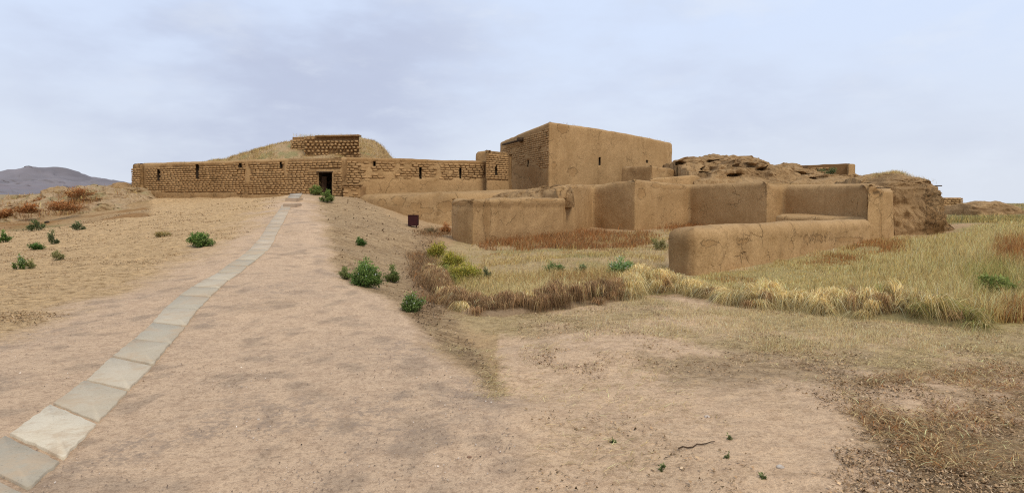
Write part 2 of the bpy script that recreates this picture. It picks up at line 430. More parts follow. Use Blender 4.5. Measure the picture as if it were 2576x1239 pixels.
a.data.foreach_set('color', np.concatenate([gr, np.ones((len(gr), 1))], 1).astype(np.float32).ravel())
a = ground.data.attributes.new('crust', 'FLOAT', 'POINT'); a.data.foreach_set('value', GREY.astype(np.float32))
tag(ground, kind='structure')
del GX, GY, GZ, gc, gr

# ------------------------------------------------------------------ mud walls
def seg_norm(a, b):
    tx, ty = b[0]-a[0], b[1]-a[1]; l = math.hypot(tx, ty); return tx/l, ty/l, -ty/l, tx/l
def hit(px, a, b):
    k = (px-CX)/F; dx, dy = b[0]-a[0], b[1]-a[1]
    s = (k*a[1]-a[0])/(dx-k*dy)
    return a[0]+dx*s, a[1]+dy*s
def resample(poly, res, fil):
    out = []; n = len(poly)
    for i in range(n):
        a, b = np.array(poly[i], float), np.array(poly[(i+1) % n], float)
        L = np.linalg.norm((b-a)[:2]); f = min(fil/L, .3)
        k = max(1, int((1-2*f)*L/res))
        for q in range(k+1): out.append(a+(b-a)*(f+(1-2*f)*q/k))
        c = np.array(poly[(i+2) % n], float)
        L2 = np.linalg.norm((c-b)[:2]); f2 = min(fil/L2, .3)
        p0 = b-(b-a)*f; p1 = b+(c-b)*f2
        out.append(.25*p0+.5*b+.25*p1)
    return np.array(out)
def solid_mesh(name, poly, zb, r=.15, res=.2, batter=.03, lump=.03, fil=.08, seed=0, recess=None, rag=0.0):
    """closed footprint (x, y, top z), counter-clockwise, raised to a rounded weathered top"""
    R = resample(poly, res, fil); m = len(R)
    nxt, prv = np.roll(R, -1, 0), np.roll(R, 1, 0)
    t1 = (R-prv)[:, :2]; t1 /= np.linalg.norm(t1, axis=1)[:, None]+1e-9
    t2 = (nxt-R)[:, :2]; t2 /= np.linalg.norm(t2, axis=1)[:, None]+1e-9
    n1 = np.stack([-t1[:, 1], t1[:, 0]], 1); n2 = np.stack([-t2[:, 1], t2[:, 0]], 1)
    nn = n1+n2; nn /= np.linalg.norm(nn, axis=1)[:, None]
    nn = nn/np.maximum((nn*n1).sum(1), .5)[:, None]
    zt = R[:, 2]+rag*fbm(R[:, 0], R[:, 1], 0, 4, 1.3, seed+3)
    hgt = (zt-r-zb).max(); nz = max(3, int(hgt/res))
    rings = []
    for k in range(nz+1):
        z = zb+(zt-r-zb)*k/nz
        ins = batter*(z-zb)
        rings.append(np.stack([R[:, 0]+nn[:, 0]*ins, R[:, 1]+nn[:, 1]*ins, z], 1))
    ib = batter*(zt-r-zb)
    for a_ in (.25, .5, .75, 1.0):
        an = a_*math.pi/2; ins = ib+r*(1-math.cos(an))
        rings.append(np.stack([R[:, 0]+nn[:, 0]*ins, R[:, 1]+nn[:, 1]*ins, zt-r+r*math.sin(an)], 1))
    V = np.concatenate(rings); lv = len(rings)
    NN = np.tile(nn/np.linalg.norm(nn, axis=1)[:, None], (lv, 1))
    x, y, z = V.T.copy()
    d = lump*(1.6*fbm(x, y, z, 3, .7, seed)+.8*fbm(x, y, z, 3, 3.0, seed+1))
    if recess is not None:
        px, py = proj(x, y, z); d = d+recess(px, py, x, y, z)
    V[:, 0] += NN[:, 0]*d; V[:, 1] += NN[:, 1]*d; V[:, 2] += lump*.8*fbm(x, y, 0, 3, 1.1, seed+2)*ss(zb+.5, zb+1.2, z)
    Qs = []
    for k in range(lv-1):
        i = np.arange(m); j = (i+1) % m
        Qs.append(np.stack([k*m+i, k*m+j, (k+1)*m+j, (k+1)*m+i], 1))
    bm = bmesh.new()
    vs = [bm.verts.new(v) for v in V]
    for q in np.concatenate(Qs): bm.faces.new([vs[i] for i in q])
    for o_, up_ in (((lv-1)*m, 1), (0, -1)):
        for tri in tessellate_polygon([[Vector((V[o_+i][0], V[o_+i][1], 0)) for i in range(m)]]):
            a_, b_, c_ = (V[o_+i] for i in tri)
            cr = (b_[0]-a_[0])*(c_[1]-a_[1])-(b_[1]-a_[1])*(c_[0]-a_[0])
            if cr*up_ < 0: tri = tri[::-1]
            try: bm.faces.new([vs[o_+i] for i in tri])
            except ValueError: pass
    for f in bm.faces: f.smooth = True
    me = bpy.data.meshes.new(name); bm.to_mesh(me); bm.free()
    return me
def box_pts(a, b, z0, z1, dout, din):
    tx, ty, nx_, ny_ = seg_norm(a, b)
    c = []
    for z in (z0, z1):
        c += [(a[0]-nx_*dout, a[1]-ny_*dout, z), (b[0]-nx_*dout, b[1]-ny_*dout, z), (b[0]+nx_*din, b[1]+ny_*din, z), (a[0]+nx_*din, a[1]+ny_*din, z)]
    return c
BOXF = [(0, 3, 2, 1), (4, 5, 6, 7), (0, 1, 5, 4), (1, 2, 6, 5), (2, 3, 7, 6), (3, 0, 4, 7)]
def boolean_cut(me, boxes):
    o = bpy.data.objects.new('cutwall', me); COL.objects.link(o)
    cm = bpy.data.meshes.new('c'); V = []; Fs = []
    for b in boxes:
        n0 = len(V); V += b; Fs += [tuple(n0+i for i in f) for f in BOXF]
    cm.from_pydata(V, [], Fs); c = bpy.data.objects.new('cutter', cm); COL.objects.link(c)
    md = o.modifiers.new('b', 'BOOLEAN'); md.operation = 'DIFFERENCE'; md.object = c; md.solver = 'EXACT'
    dg = bpy.context.evaluated_depsgraph_get()
    me2 = bpy.data.meshes.new_from_object(o.evaluated_get(dg))
    bpy.data.objects.remove(o); bpy.data.objects.remove(c)
    return me2
def wall_attr(me, peel=None, stain=None, seed=0, tint=.5):
    n = len(me.vertices); co = np.empty(n*3, np.float32); me.vertices.foreach_get('co', co); co = co.reshape(-1, 3).astype(float)
    x, y, z = co.T; px, py = proj(x, y, z)
    c = np.zeros((n, 3)); c[:, 2] = tint+.10*fbm(x, y, z, 3, .5, seed)
    if peel: c[:, 0] = peel(px, py, x, y, z)
    if stain: c[:, 1] = stain(px, py, x, y, z)
    setcol(me, np.clip(c, 0, 1))
def finish(name, me, mat, parent, auto=True):
    me.materials.clear(); me.materials.append(mat)
    o = bpy.data.objects.new(name, me); COL.objects.link(o)
    if parent is not None:
        o.parent = parent; o.location = [-v for v in parent.location]
    return o

def bricks(name, a, b, z0, z1, parent, mask, ch=.105, L=.26, gap=.022, proud=.012, dep=.11, mat=None, seed=0, jitter=.008, batter=0.0, zb=0.0, holes=()):
    """one mesh of separate courses of mud bricks laid along a wall face"""
    rg = np.random.default_rng(seed+50)
    tx, ty, nx_, ny_ = seg_norm(a, b); Lw = math.hypot(b[0]-a[0], b[1]-a[1])
    V = []; Qs = []; cols = []; n0 = 0
    z = z0; k = 0
    while z+ch*.8 < z1:
        u = -L*.5*(k % 2)-rg.random()*.06
        while u < Lw:
            l = L*(.85+.3*rg.random()); u0, u1 = max(u+gap*.8, 0), min(u+l-gap*.8, Lw)
            u += l
            zc = z+ch/2
            for (hx0, hx1, hy0, hy1) in holes:            # stop the course at an opening
                pa = proj(a[0]+tx*u0, a[1]+ty*u0, zc); pb = proj(a[0]+tx*u1, a[1]+ty*u1, zc)
                if hy0-2 < pa[1] < hy1+2 and pb[0] > hx0-1.2 and pa[0] < hx1+1.2:
                    k_ = (u1-u0)/max(pb[0]-pa[0], 1e-3)
                    ua, ub = u0+(hx0-1.2-pa[0])*k_, u0+(hx1+1.2-pa[0])*k_
                    if ua-u0 > u1-ub: u1 = min(u1, ua)
                    else: u0 = max(u0, ub)
            if u1-u0 < .06: continue
            uc = (u0+u1)/2
            X, Y = a[0]+tx*uc, a[1]+ty*uc
            px, py = proj(X, Y, zc)
            if not mask(px, py, uc, zc): continue
            pr = proud+rg.normal()*.008-batter*(zc-zb)
            zj = rg.normal()*gap*.16
            za, zc2 = z+gap*.42+zj, z+ch-gap*.42+zj+rg.normal()*.003
            q = []
            for (uu, zz, oo) in [(u0, za, -pr), (u1, za, -pr), (u1, za, dep), (u0, za, dep), (u0, zc2, -pr), (u1, zc2, -pr), (u1, zc2, dep), (u0, zc2, dep)]:
                uu += rg.normal()*jitter; zz += rg.normal()*jitter*.6; oo += rg.normal()*jitter*.6
                q.append((a[0]+tx*uu+nx_*oo, a[1]+ty*uu+ny_*oo, zz))
            V += q; Qs += [[n0+i for i in f] for f in BOXF]; n0 += 8
            t = .5+rg.normal()*.16; cols += [(0, 0, t)]*8
        z += ch*(1+rg.normal()*.02); k += 1
    return mesh_np(name, V, Qs, mat or M_brick, parent, col=np.clip(cols, 0, 1))

def slit(parent, px0, px1, py0, py1, a, b, zz=None, boxes=None, depth=.55, name='arrow_slit'):
    """record the opening in the wall and line it"""
    px0 -= .6; px1 += .6
    p, q = hit(px0, a, b), hit(px1, a, b)
    ym = (p[1]+q[1])/2
    zt, z0 = CZ-(py0-HZ)/F*ym, CZ-(py1-HZ)/F*ym
    boxes.append(box_pts(p, q, z0, zt, .4, depth))
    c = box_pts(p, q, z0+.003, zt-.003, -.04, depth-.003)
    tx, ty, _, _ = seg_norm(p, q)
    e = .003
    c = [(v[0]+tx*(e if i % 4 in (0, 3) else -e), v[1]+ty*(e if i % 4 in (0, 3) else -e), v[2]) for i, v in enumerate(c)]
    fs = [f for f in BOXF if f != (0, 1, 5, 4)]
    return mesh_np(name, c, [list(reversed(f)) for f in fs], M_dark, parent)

def peel_spots(spots):
    def f(px, py, x, y, z):
        r = np.zeros(np.shape(px))
        for s in spots: r = np.maximum(r, blob(px, py, *s)*1.1)
        return r
    return f
def top_stain(lines_, w=14, amt=.7):
    xs, ys = zip(*lines_)
    def f(px, py, x, y, z):
        t = np.interp(px, xs, ys)
        return amt*np.clip(1-np.abs(py-t-w*.7)/w, 0, 1)*ss(-.25, .3, fbm(x, y, z, 3, .8, 77))
    return f

# ---------------- gate range (left long wall with door)
G0, G1 = XY(340, 42), XY(861, 36)
GL = XY(363, 41.8)
zg = 4.1
gate = tag(empty('gatehouse_wall', (G1[0]-3, G1[1]+1.5, 1.6)), 'long mud brick wall with an open doorway at the head of the slab path', 'wall')
tx, ty, nx_, ny_ = seg_norm(G0, G1)
DEP = 6.0
gpoly = [(*G0, 4.08), (*G1, 4.12), (G1[0]+nx_*DEP, G1[1]+ny_*DEP, 4.12), (G0[0]+nx_*DEP, G0[1]+ny_*DEP, 4.1)]
def gate_mask(px, py, u=None, z=None):
    px = np.asarray(px, float); py = np.asarray(py, float)
    top = np.interp(px, [340, 620, 860], [421, 411, 402])
    bot = np.interp(px, [340, 620, 860], [478, 484, 500])+5*fbm(px*.04, py*.02, 0, 3, 1, 60)
    n = fbm(px*.03, py*.05, 0, 3, 1, 61)
    m = (py > top+5*n) & (py < bot) & (n > -.62)
    m &= ~((np.abs(px-620-3*n) < 6) & (py < 470+40*n))
    m &= ~((np.abs(px-716-(py-400)*.05) < 6+4*n) & (py < 445))
    m &= ~((px > 775) & (px < 860) & (py > 424) & (py < 434))
    m &= ~((px > 720) & (px < 860) & (py < 397))
    m |= (px > 722) & (px < 858) & (py > 396) & (py < 424)
    m &= ~((px > 797) & (px < 838) & (py > 430))
    return m
def gate_recess(px, py, x, y, z):
    front = ((x-G0[0])*nx_+(y-G0[1])*ny_) < .4
    ms = gate_mask(px, py)*front*(px > 366)*(px < 858)
    return ms*.10+front*(np.abs(px-357) < 4)*.12-front*(px < 352)*.25*0
boxes = []
slit(gate, 395, 400, 427, 453, G0, G1, boxes=boxes)
slit(gate, 492, 498, 413, 447, G0, G1, boxes=boxes)
slit(gate, 600, 607, 411, 422, G0, G1, boxes=boxes, name='vent_hole')
slit(gate, 703, 707, 407, 422, G0, G1, boxes=boxes)
dp, dq = hit(799.5, G0, G1), hit(834.5, G0, G1)
zdt = CZ+(500-434)/F*dp[1]; zdb = 1.80
boxes.append(box_pts(dp, dq, zdb-.3, zdt, .5, 5.5))
me = solid_mesh('wall', gpoly, .6, r=.16, res=.15, batter=.0, lump=.035, recess=gate_recess, seed=1, rag=.05)
me = boolean_cut(me, boxes)
wall_attr(me, peel=lambda px, py, x, y, z: .35*(py > 470), stain=lambda px, py, x, y, z: 1.0*gate_mask(px, py)+.5*(py > 478), seed=1)  # core behind the bricks darkened, joint shade painted into the colour
finish('wall', me, M_mud, gate)
def gm(px, py, u, z):
    return bool(gate_mask(px, py)) and (px > 366)
bricks('brickwork', hit(366, G0, G1), hit(859, G0, G1), 1.5, 4.0, gate, gm, ch=.142, L=.31, gap=.038, proud=.004, dep=.12, seed=1, jitter=.007, holes=[(395, 400, 427, 453), (492, 498, 413, 447), (600, 607, 411, 422), (703, 707, 407, 422), (799, 835, 434, 520)])
# left end buttress of the same wall
bpoly = [(*(hit(338, G0, G1)-np.array([nx_, ny_])*.30), 4.05), (*(hit(359, G0, G1)-np.array([nx_, ny_])*.30), 4.08), (*(hit(359, G0, G1)+np.array([nx_, ny_])*.3), 4.08), (*(hit(338, G0, G1)+np.array([nx_, ny_])*.3), 4.05)]
me = solid_mesh('end_buttress', bpoly, 1.0, r=.22, res=.12, lump=.05, seed=5)
wall_attr(me, peel=lambda px, py, x, y, z: .45+0*px, stain=lambda px, py, x, y, z: .3+0*px)
finish('end_buttress', me, M_mud, gate)
bricks('brickwork', tuple(np.array(bpoly[0][:2])+.05), tuple(np.array(bpoly[1][:2])), 1.9, 3.75, gate, lambda px, py, u, z: vnoise(u*2, z*3) > -.5, ch=.15, L=.34, gap=.04, proud=.01, seed=4)
# plaster pilaster right of door and lintel
lint = box_pts(hit(797, G0, G1), hit(837, G0, G1), zdt-.005, zdt+.055, .06, .5)
mesh_np('lintel', lint, BOXF, M_wood, gate)
door = empty('door', (dp[0]+.1, dp[1]+1.0, zdb)); door.parent = gate; door.location = (dp[0]+.06-gate.location[0], dp[1]+.3-gate.location[1], zdb-gate.location[2])
bm = bmesh.new()
def bbox(bm, x0, x1, y0, y1, z0, z1):
    vs = [bm.verts.new(v) for v in [(x0, y0, z0), (x1, y0, z0), (x1, y1, z0), (x0, y1, z0), (x0, y0, z1), (x1, y0, z1), (x1, y1, z1), (x0, y1, z1)]]
    for f in BOXF: bm.faces.new([vs[i] for i in f])
def bm_obj(name, bm, mat, parent=None, loc=(0, 0, 0), rz=0, bev=0):
    if bev: bmesh.ops.bevel(bm, geom=bm.edges[:], offset=bev, segments=1, affect='EDGES')
    me = bpy.data.meshes.new(name); bm.to_mesh(me); bm.free(); me.materials.append(mat)
    o = bpy.data.objects.new(name, me); COL.objects.link(o); o.parent = parent; o.location = loc; o.rotation_euler = (0, 0, rz)
    return o
hd = zdt-zdb
for i in range(3): bbox(bm, i*.125+.004, i*.125+.121, 0, .04, .02, hd*.84)
for z in (.25, hd*.84-.3): bbox(bm, .0, .375, -.025, -.002, z, z+.09)
bm_obj('leaf', bm, M_door, door, (0, 0, 0), math.radians(35))
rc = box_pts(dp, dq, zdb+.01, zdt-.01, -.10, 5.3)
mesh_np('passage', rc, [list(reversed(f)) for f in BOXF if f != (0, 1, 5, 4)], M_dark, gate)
bm = bmesh.new()
bbox(bm, -.06, .0, .02, .12, 0, hd-.01); bm_obj('door_post', bm, M_wood, door)
# mud step block to the right of the gate
# ---------------- right range of the gate wall
A0, A1 = XY(861, 36.35), XY(1236, 40.15)
rng_w = tag(empty('curtain_wall', (A0[0]+4, A0[1]+1.5, 1.6)), 'half plastered mud wall with tall arrow slits between the doorway and the big hall', 'wall')
tx2, ty2, nx2, ny2 = seg_norm(A0, A1)
apoly = [(*A0, 4.14), (*A1, 4.12), (A1[0]+nx2*3, A1[1]+ny2*3, 4.1), (A0[0]+nx2*3, A0[1]+ny2*3, 4.1)]
def cur_mask(px, py, u=None, z=None):
    px = np.asarray(px, float); py = np.asarray(py, float)
    n = fbm(px*.04, py*.06, 0, 3, 1, 63)
    top = np.interp(px, [860, 1220], [404, 412])
    m = (py > top+4*n) & (py < 447+8*n) & (n > -.28)
    m |= (px < 905+30*n) & (py > 415+10*n) & (py < 475)
    m &= ~((np.abs(px-1000) < 5) & (py < 440)) & ~((np.abs(px-1103) < 5))
    return m
boxes = []
cs = [(940, 944, 406, 417), (1055, 1060, 421, 450), (1156, 1160, 422, 449)]
for c_ in cs: slit(rng_w, c_[0], c_[1], c_[2], c_[3], A0, A1, boxes=boxes)
def cur_recess(px, py, x, y, z):
    front = ((x-A0[0])*nx2+(y-A0[1])*ny2) < .4
    return cur_mask(px, py)*front*.07+front*((np.abs(px-1098-1.2*np.sin(py*.3)) < 1.5) & (py > 425) & (py < 495))*.12
me = solid_mesh('wall', apoly, .6, r=.13, res=.15, batter=.0, lump=.03, recess=cur_recess, seed=2, rag=.05)
me = boolean_cut(me, boxes)
wall_attr(me, peel=lambda px, py, x, y, z: np.maximum(.75*(py < 412), .4*cur_mask(px, py)), stain=lambda px, py, x, y, z: .5*cur_mask(px, py)+.5*(py < 410), seed=2)
finish('wall', me, M_mud, rng_w)
bricks('brickwork', hit(863, A0, A1), hit(1218, A0, A1), 1.8, 4.0, rng_w,
       lambda px, py, u, z: bool(cur_mask(px, py)), holes=cs, ch=.15, L=.36, gap=.034, proud=.0, dep=.1, seed=2, jitter=.010)
# small brick buttress by the gate
b0, b1 = XY(862, 35.2), XY(907, 35.4)
bt = tag(empty('brick_plinth', (*XY(885, 35.6), 1.5)), 'small square mud brick plinth against the wall just right of the doorway', 'plinth')
me = solid_mesh('core', [(*b0, 2.42), (*b1, 2.36), (b1[0], b1[1]+1.4, 2.36), (b0[0], b0[1]+1.4, 2.42)], .8, r=.05, res=.12, lump=.03, seed=8)
wall_attr(me, stain=lambda px, py, x, y, z: .4+0*px); finish('core', me, M_brick, bt)
bricks('brickwork', b0, b1, 1.4, 2.35, bt, lambda px, py, u, z: vnoise(u*3, z*4, 3) > -.45, ch=.14, L=.34, gap=.035, proud=.02, dep=.1, seed=8)
mesh_np('capping', box_pts((b0[0]-.04, b0[1]), (b1[0]+.04, b1[1]), 2.37, 2.47, .06, 1.2), BOXF, M_brick, bt, col=np.full((8, 3), .5))

# ---------------- bastion beside hall
T0, T1 = XY(1222, 39.3), XY(1281, 41)
bas = tag(empty('bastion', (T0[0]+1, T0[1]+1, 2)), 'low square mud tower with one arrow slit tucked against the big hall', 'tower')
_, _, nx3, ny3 = seg_norm(T0, T1)
zb_ = CZ+122/F*39.3
boxes = []
slit(bas, 1246, 1250, 419, 441, T0, T1, boxes=boxes)
me = solid_mesh('wall', [(*T0, zb_), (*T1, zb_), (T1[0]+.2, T1[1]+2, zb_), (T0[0]+.12, T0[1]+3, zb_-.12)], .8, r=.12, res=.14, lump=.035, seed=11, rag=.04,
                recess=lambda px, py, x, y, z: (py < 450)*(y < 43)*(px > 1222)*.05)
me = boolean_cut(me, boxes)
wall_attr(me, peel=lambda px, py, x, y, z: .6*(py < 395), stain=lambda px, py, x, y, z: .45*(py < 450), seed=3, tint=.42)
finish('wall', me, M_mud, bas)
bricks('brickwork', hit(1224, T0, T1), hit(1279, T0, T1), 2.9, 4.6, bas, lambda px, py, u, z: True, holes=[(1246, 1250, 419, 441)], ch=.14, L=.36, gap=.025, proud=-.005, dep=.08, seed=11, jitter=.006)
me = solid_mesh('rear_turret', [(*XY(1194, 42), 1.6+119/F*42), (*XY(1234, 41.3), 1.6+122/F*42), (*XY(1234, 44), 4.9), (*XY(1194, 44), 4.9)], 1.5, r=.2, res=.2, lump=.03, seed=12)
wall_attr(me, tint=.5); finish('rear_turret', me, M_mud, bas)

# ---------------- great hall
B0, B1, B2 = XY(1256, 50), XY(1381, 40), XY(1691, 50)
zc = CZ+195/F*40; zl = CZ+143/F*50; zr = CZ+141/F*50
hall = tag(empty('great_hall', (B1[0]+3, B1[1]+6, 2.2)), 'tallest building, a big flat topped mud plastered hall with a broken brick corner face', 'building')
B3 = (B0[0]+B2[0]-B1[0], B0[1]+B2[1]-B1[1])
boxes = []
hs = [(1326, 1329, 403, 420, B0, B1), (1506, 1510, 396, 416, B1, B2), (1626, 1629, 403, 410, B1, B2)]
for c_ in hs: slit(hall, *c_[:4], c_[4], c_[5], boxes=boxes)
def hmask(px, py):
    px = np.asarray(px, float); py = np.asarray(py, float)
    top = np.interp(px, [1256, 1380], [372, 312])
    n = fbm(px*.04, py*.05, 0, 3, 1, 64)
    low = np.interp(px, [1256, 1380], [395, 425])
    return (px > 1262+10*n) & (px < 1379) & (py > top+8*n+6) & (py < low+14*n) & (n > -.4)
mid = lambda a, b, t, dz: (a[0]+(b[0]-a[0])*t, a[1]+(b[1]-a[1])*t, dz)
zm = CZ+(500-333)/F*(B1[1]+(B2[1]-B1[1])*.35)
hp = [(*B0, zl), mid(B0, B1, .55, (zl*.45+zc*.55)+.03), (*B1, zc), mid(B1, B2, .35, zc+(zr-zc)*.35+.10), mid(B1, B2, .7, zc+(zr-zc)*.7+.10), (*B2, zr), (*B3, zr)]
me = solid_mesh('wall', hp, 1.0, r=.22, res=.2, batter=.0, lump=.04, seed=13, fil=.12, rag=.03,
                recess=lambda px, py, x, y, z: .05*hmask(px, py)*(x < B1[0]))
me = boolean_cut(me, boxes)
wall_attr(me, peel=peel_spots([(1416, 322, 18, 16), (1440, 432, 17, 13), (1393, 415, 8, 12), (1330, 432, 40, 20), (1300, 425, 14, 14), (1345, 445, 14, 22)]),
          stain=lambda px, py, x, y, z: np.maximum(.5*hmask(px, py), .5*blob(px, py, 1416, 322, 16, 14)), seed=6, tint=.52)
finish('wall', me, M_mud, hall)
bricks('brickwork', hit(1258, B0, B1), hit(1380, B0, B1), 3.4, 6.5, hall,
       lambda px, py, u, z: bool(hmask(px, py)) and not (1323 < px < 1331 and 401 < py < 422), ch=.15, L=.42, gap=.03, proud=.0, dep=.1, seed=13, jitter=.012)
p, q = hit(1273, B0, B1), hit(1315, B0, B1)
zz = CZ+(500-364)/F*p[1]
mesh_np('timber_beam', box_pts(p, (q[0], q[1]), zz-.07, zz+.05, .35, -.2), BOXF, M_wood, hall)
zz2 = zz+.12
mesh_np('beam_end', box_pts(hit(1311, B0, B1), hit(1316, B0, B1), zz-.10, zz2+.08, .35, .1), BOXF, M_wood, hall)

# ---------------- zigzag retaining wall of the terrace
def zt(py, d): return CZ-(py-HZ)/F*d
Z = [(1404, 27.6, 472), (1425, 28.6, 466), (1492, 32.5, 464), (1598, 30.2, 451), (1660, 31.9, 455), (1733, 34, 464), (1850, 31.2, 459), (1930, 29.3, 457), (1970, 30.4, 465), (2080, 28, 465), (2183, 25.6, 464)]
zp = [(*XY(px, d), zt(py, d)) for px, d, py in Z]
zp += [(*XY(2215, 27.5), 2.3), (20, 38, 2.5), (-1.5, 40.5, 2.2), (*XY(1285, 37), 2.15), (*XY(1345, 31), 2.1)]
me = solid_mesh('terrace_wall', zp, -.6, r=.28, res=.17, batter=.035, lump=.05, fil=.12, seed=17, rag=.05,
                recess=lambda px, py, x, y, z: .07*ss(.3, .6, np.maximum(blob(px, py, 1400, 478, 30, 12), blob(px, py, 1612, 487, 12, 16)))+.05*(1-ss(-.2, .5, z)))
rimy = [(1404, 468), (1492, 464), (1598, 450), (1733, 464), (1930, 457), (1970, 465), (2183, 464)]
wall_attr(me, peel=peel_spots([(1612, 487, 13, 18), (1400, 475, 22, 10), (1440, 470, 18, 6), (1690, 470, 40, 8), (1560, 458, 25, 5), (1480, 466, 18, 6), (1650, 466, 14, 8)]),
          stain=top_stain(rimy, 12, .55), seed=7, tint=.48)
tw = finish('terrace_wall', me, M_mud, None)
tag(tw, 'long zigzag mud plastered terrace wall running below the great hall', 'wall')

# left low wall in front
L_ = [(1134, 22.8, 504), (1150, 22.1, 502), (1190, 21.3, 501), (1300, 24.2, 499), (1418, 27.9, 498)]
lp = [(*XY(px, d), zt(py, d)+.0) for px, d, py in L_]
lp += [(*XY(1421, 28.8), 1.66), (*XY(1300, 25.2), 1.66), (*XY(1200, 22.6), 1.6), (*XY(1138, 23.8), 1.58)]
me = solid_mesh('low_wall', lp, -.6, r=.14, res=.11, batter=.02, lump=.045, fil=.06, seed=19, rag=.05,
                recess=lambda px, py, x, y, z: .05*(blob(px, py, 1165, 515, 28, 12) > .4)+.05*(1-ss(-.1, .4, z))-.06*((py < 515+4*fbm(x, y, 0, 3, 1, 5)) & (px > 1200)))
wall_attr(me, peel=peel_spots([(1160, 510, 34, 9), (1225, 545, 12, 60), (1235, 600, 18, 10), (1365, 503, 45, 6)]),
          stain=lambda px, py, x, y, z: np.maximum.reduce([.9*blob(px, py, 1180, 512, 55, 11), .6*blob(px, py, 1222, 560, 9, 50), .35*blob(px, py, 1160, 570, 20, 60)]), seed=8, tint=.5)
lw = finish('low_wall', me, M_mud, None)
tag(lw, 'waist high mud wall with a crumbling stained top edge, left of the rust coloured grass', 'wall')

# bank below curtain wall
Bk = [(880, 34.8, 1.85), (925, 33.6, 1.80), (1000, 32.4, 1.74), (1060, 31.8, 1.92), (1105, 31.2, 1.98), (1150, 31.2, 1.92), (1200, 31.5, 1.9), (1250, 32, 1.92), (1330, 33, 2.1)]
bk = [(*XY(px, d), z) for px, d, z in Bk]+[(1.2, 40.3, 2.2), (-9.3, 37.6, 1.9)]
me = solid_mesh('plaster_bank', bk, -1.0, r=.45, res=.16, batter=.16, lump=.10, fil=.5, seed=23, rag=.10,
                recess=lambda px, py, x, y, z: .12*(np.abs(px-1097-(py-490)*.05-1.2*np.sin(py*.35)) < 1.6)+.06*ss(.35, .6, np.maximum(blob(px, py, 1003, 505, 16, 12), blob(px, py, 1120, 520, 20, 12))))
wall_attr(me, peel=peel_spots([(1003, 505, 22, 16), (960, 508, 14, 10), (1045, 520, 20, 14), (1120, 520, 24, 16), (1075, 530, 20, 10), (1050, 545, 14, 12)]),
          stain=lambda px, py, x, y, z: .25+.4*(np.abs(px-1098-(py-490)*.05) < 4), seed=9, tint=.5)
bko = finish('plaster_bank', me, M_mud, None)
tag(bko, 'sloping bank of cracked mud plaster below the curtain wall, behind the maroon box', 'bank')

# foreground low thick wall
E0, E1, E2 = XY(1674, 13.5), XY(1746, 12.6), XY(2196, 23.4)
_, _, nxe, nye = seg_norm(E1, E2)
TH = .85
mid1 = (E1[0]+(E2[0]-E1[0])*.4, E1[1]+(E2[1]-E1[1])*.4)
fp = [(*E0, .97), (*E1, .99), (mid1[0]-nxe*.1, mid1[1]-nye*.1, .95), (*E2, .80), (E2[0]+nxe*TH, E2[1]+nye*TH, .80), (mid1[0]+nxe*(TH-.05), mid1[1]+nye*(TH-.05), .93), (E0[0]+.35, E0[1]+.55, .97)]
me = solid_mesh('foreground_wall', fp, -.5, r=.24, res=.085, batter=.02, lump=.04, fil=.28, seed=29, rag=.05,
                recess=lambda px, py, x, y, z: .05*ss(.0, .2, fbm(x, y, z, 4, 1.1, 51))*(z < .55)*(px > 1750)*.6+.08*((py > np.interp(px, [2000, 2110], [668, 636])) & (px > 2000)))
wall_attr(me, peel=lambda px, py, x, y, z: np.maximum.reduce([.8*blob(px, py, 1785, 612, 30, 12), .7*blob(px, py, 1870, 605, 30, 12), .35*blob(px, py, 1860, 640, 45, 55), blob(px, py, 2130, 602, 50, 8), .6*blob(px, py, 2050, 600, 60, 20), .8*blob(px, py, 1990, 620, 12, 20)]),
          stain=lambda px, py, x, y, z: np.maximum.reduce([.5*(px < 1746)+0*py, .45*blob(px, py, 1870, 620, 20, 50), .35*blob(px, py, 2080, 595, 70, 14)]), seed=10, tint=.55)  # end face darkened as the shaded side; the blobs are runoff marks
fw = finish('foreground_wall', me, M_mud, None)
tag(fw, 'nearest low round topped mud wall running back through the tall grass on the right', 'wall')
# bench in the recess
me = solid_mesh('mud_bench', [(*XY(1946, 27.6), .84), (*XY(2186, 24.2), .82), (*XY(2190, 26), .82), (*XY(1975, 31.4), .88)], -.5, r=.14, res=.14, lump=.05, seed=31, fil=.2)
wall_attr(me, tint=.56); tag(finish('mud_bench', me, M_mud, None), 'low plastered mud bench in the recess behind the foreground wall', 'bench')
# pier
pp = [(*XY(2181, 23.7), zt(465, 23.7)), (*XY(2212, 24.0), zt(469, 24)), (*XY(2216, 24.15), zt(479, 24)), (*XY(2247, 24.7), zt(480, 24.7)), (*XY(2247, 27), 2), (*XY(2190, 26.6), 2.2)]
pier = tag(empty('corner_pier', (*XY(2215, 25), 0)), 'tall mud plaster pier with a torn top corner at the end of the foreground wall', 'pier')
me = solid_mesh('pier_body', pp, -.5, r=.10, res=.1, lump=.04, batter=.01, seed=33, fil=.06, recess=lambda px, py, x, y, z: .10*ss(.4, .7, blob(px, py, 2198, 478, 18, 18))+.07*((np.abs(px-2216) < 2) & (py > 480)))
wall_attr(me, peel=peel_spots([(2200, 480, 22, 22), (2215, 560, 4, 70)]), stain=lambda px, py, x, y, z: .8*blob(px, py, 2202, 478, 14, 16), tint=.55)
finish('pier_body', me, M_mud, pier)
a_, b_ = XY(2205, 23.9), XY(2236, 24.1)
mesh_np('timber_lath', box_pts(a_, b_, zt(474, 24)-.0, zt(472, 24), .06, .05), BOXF, M_wood, pier)

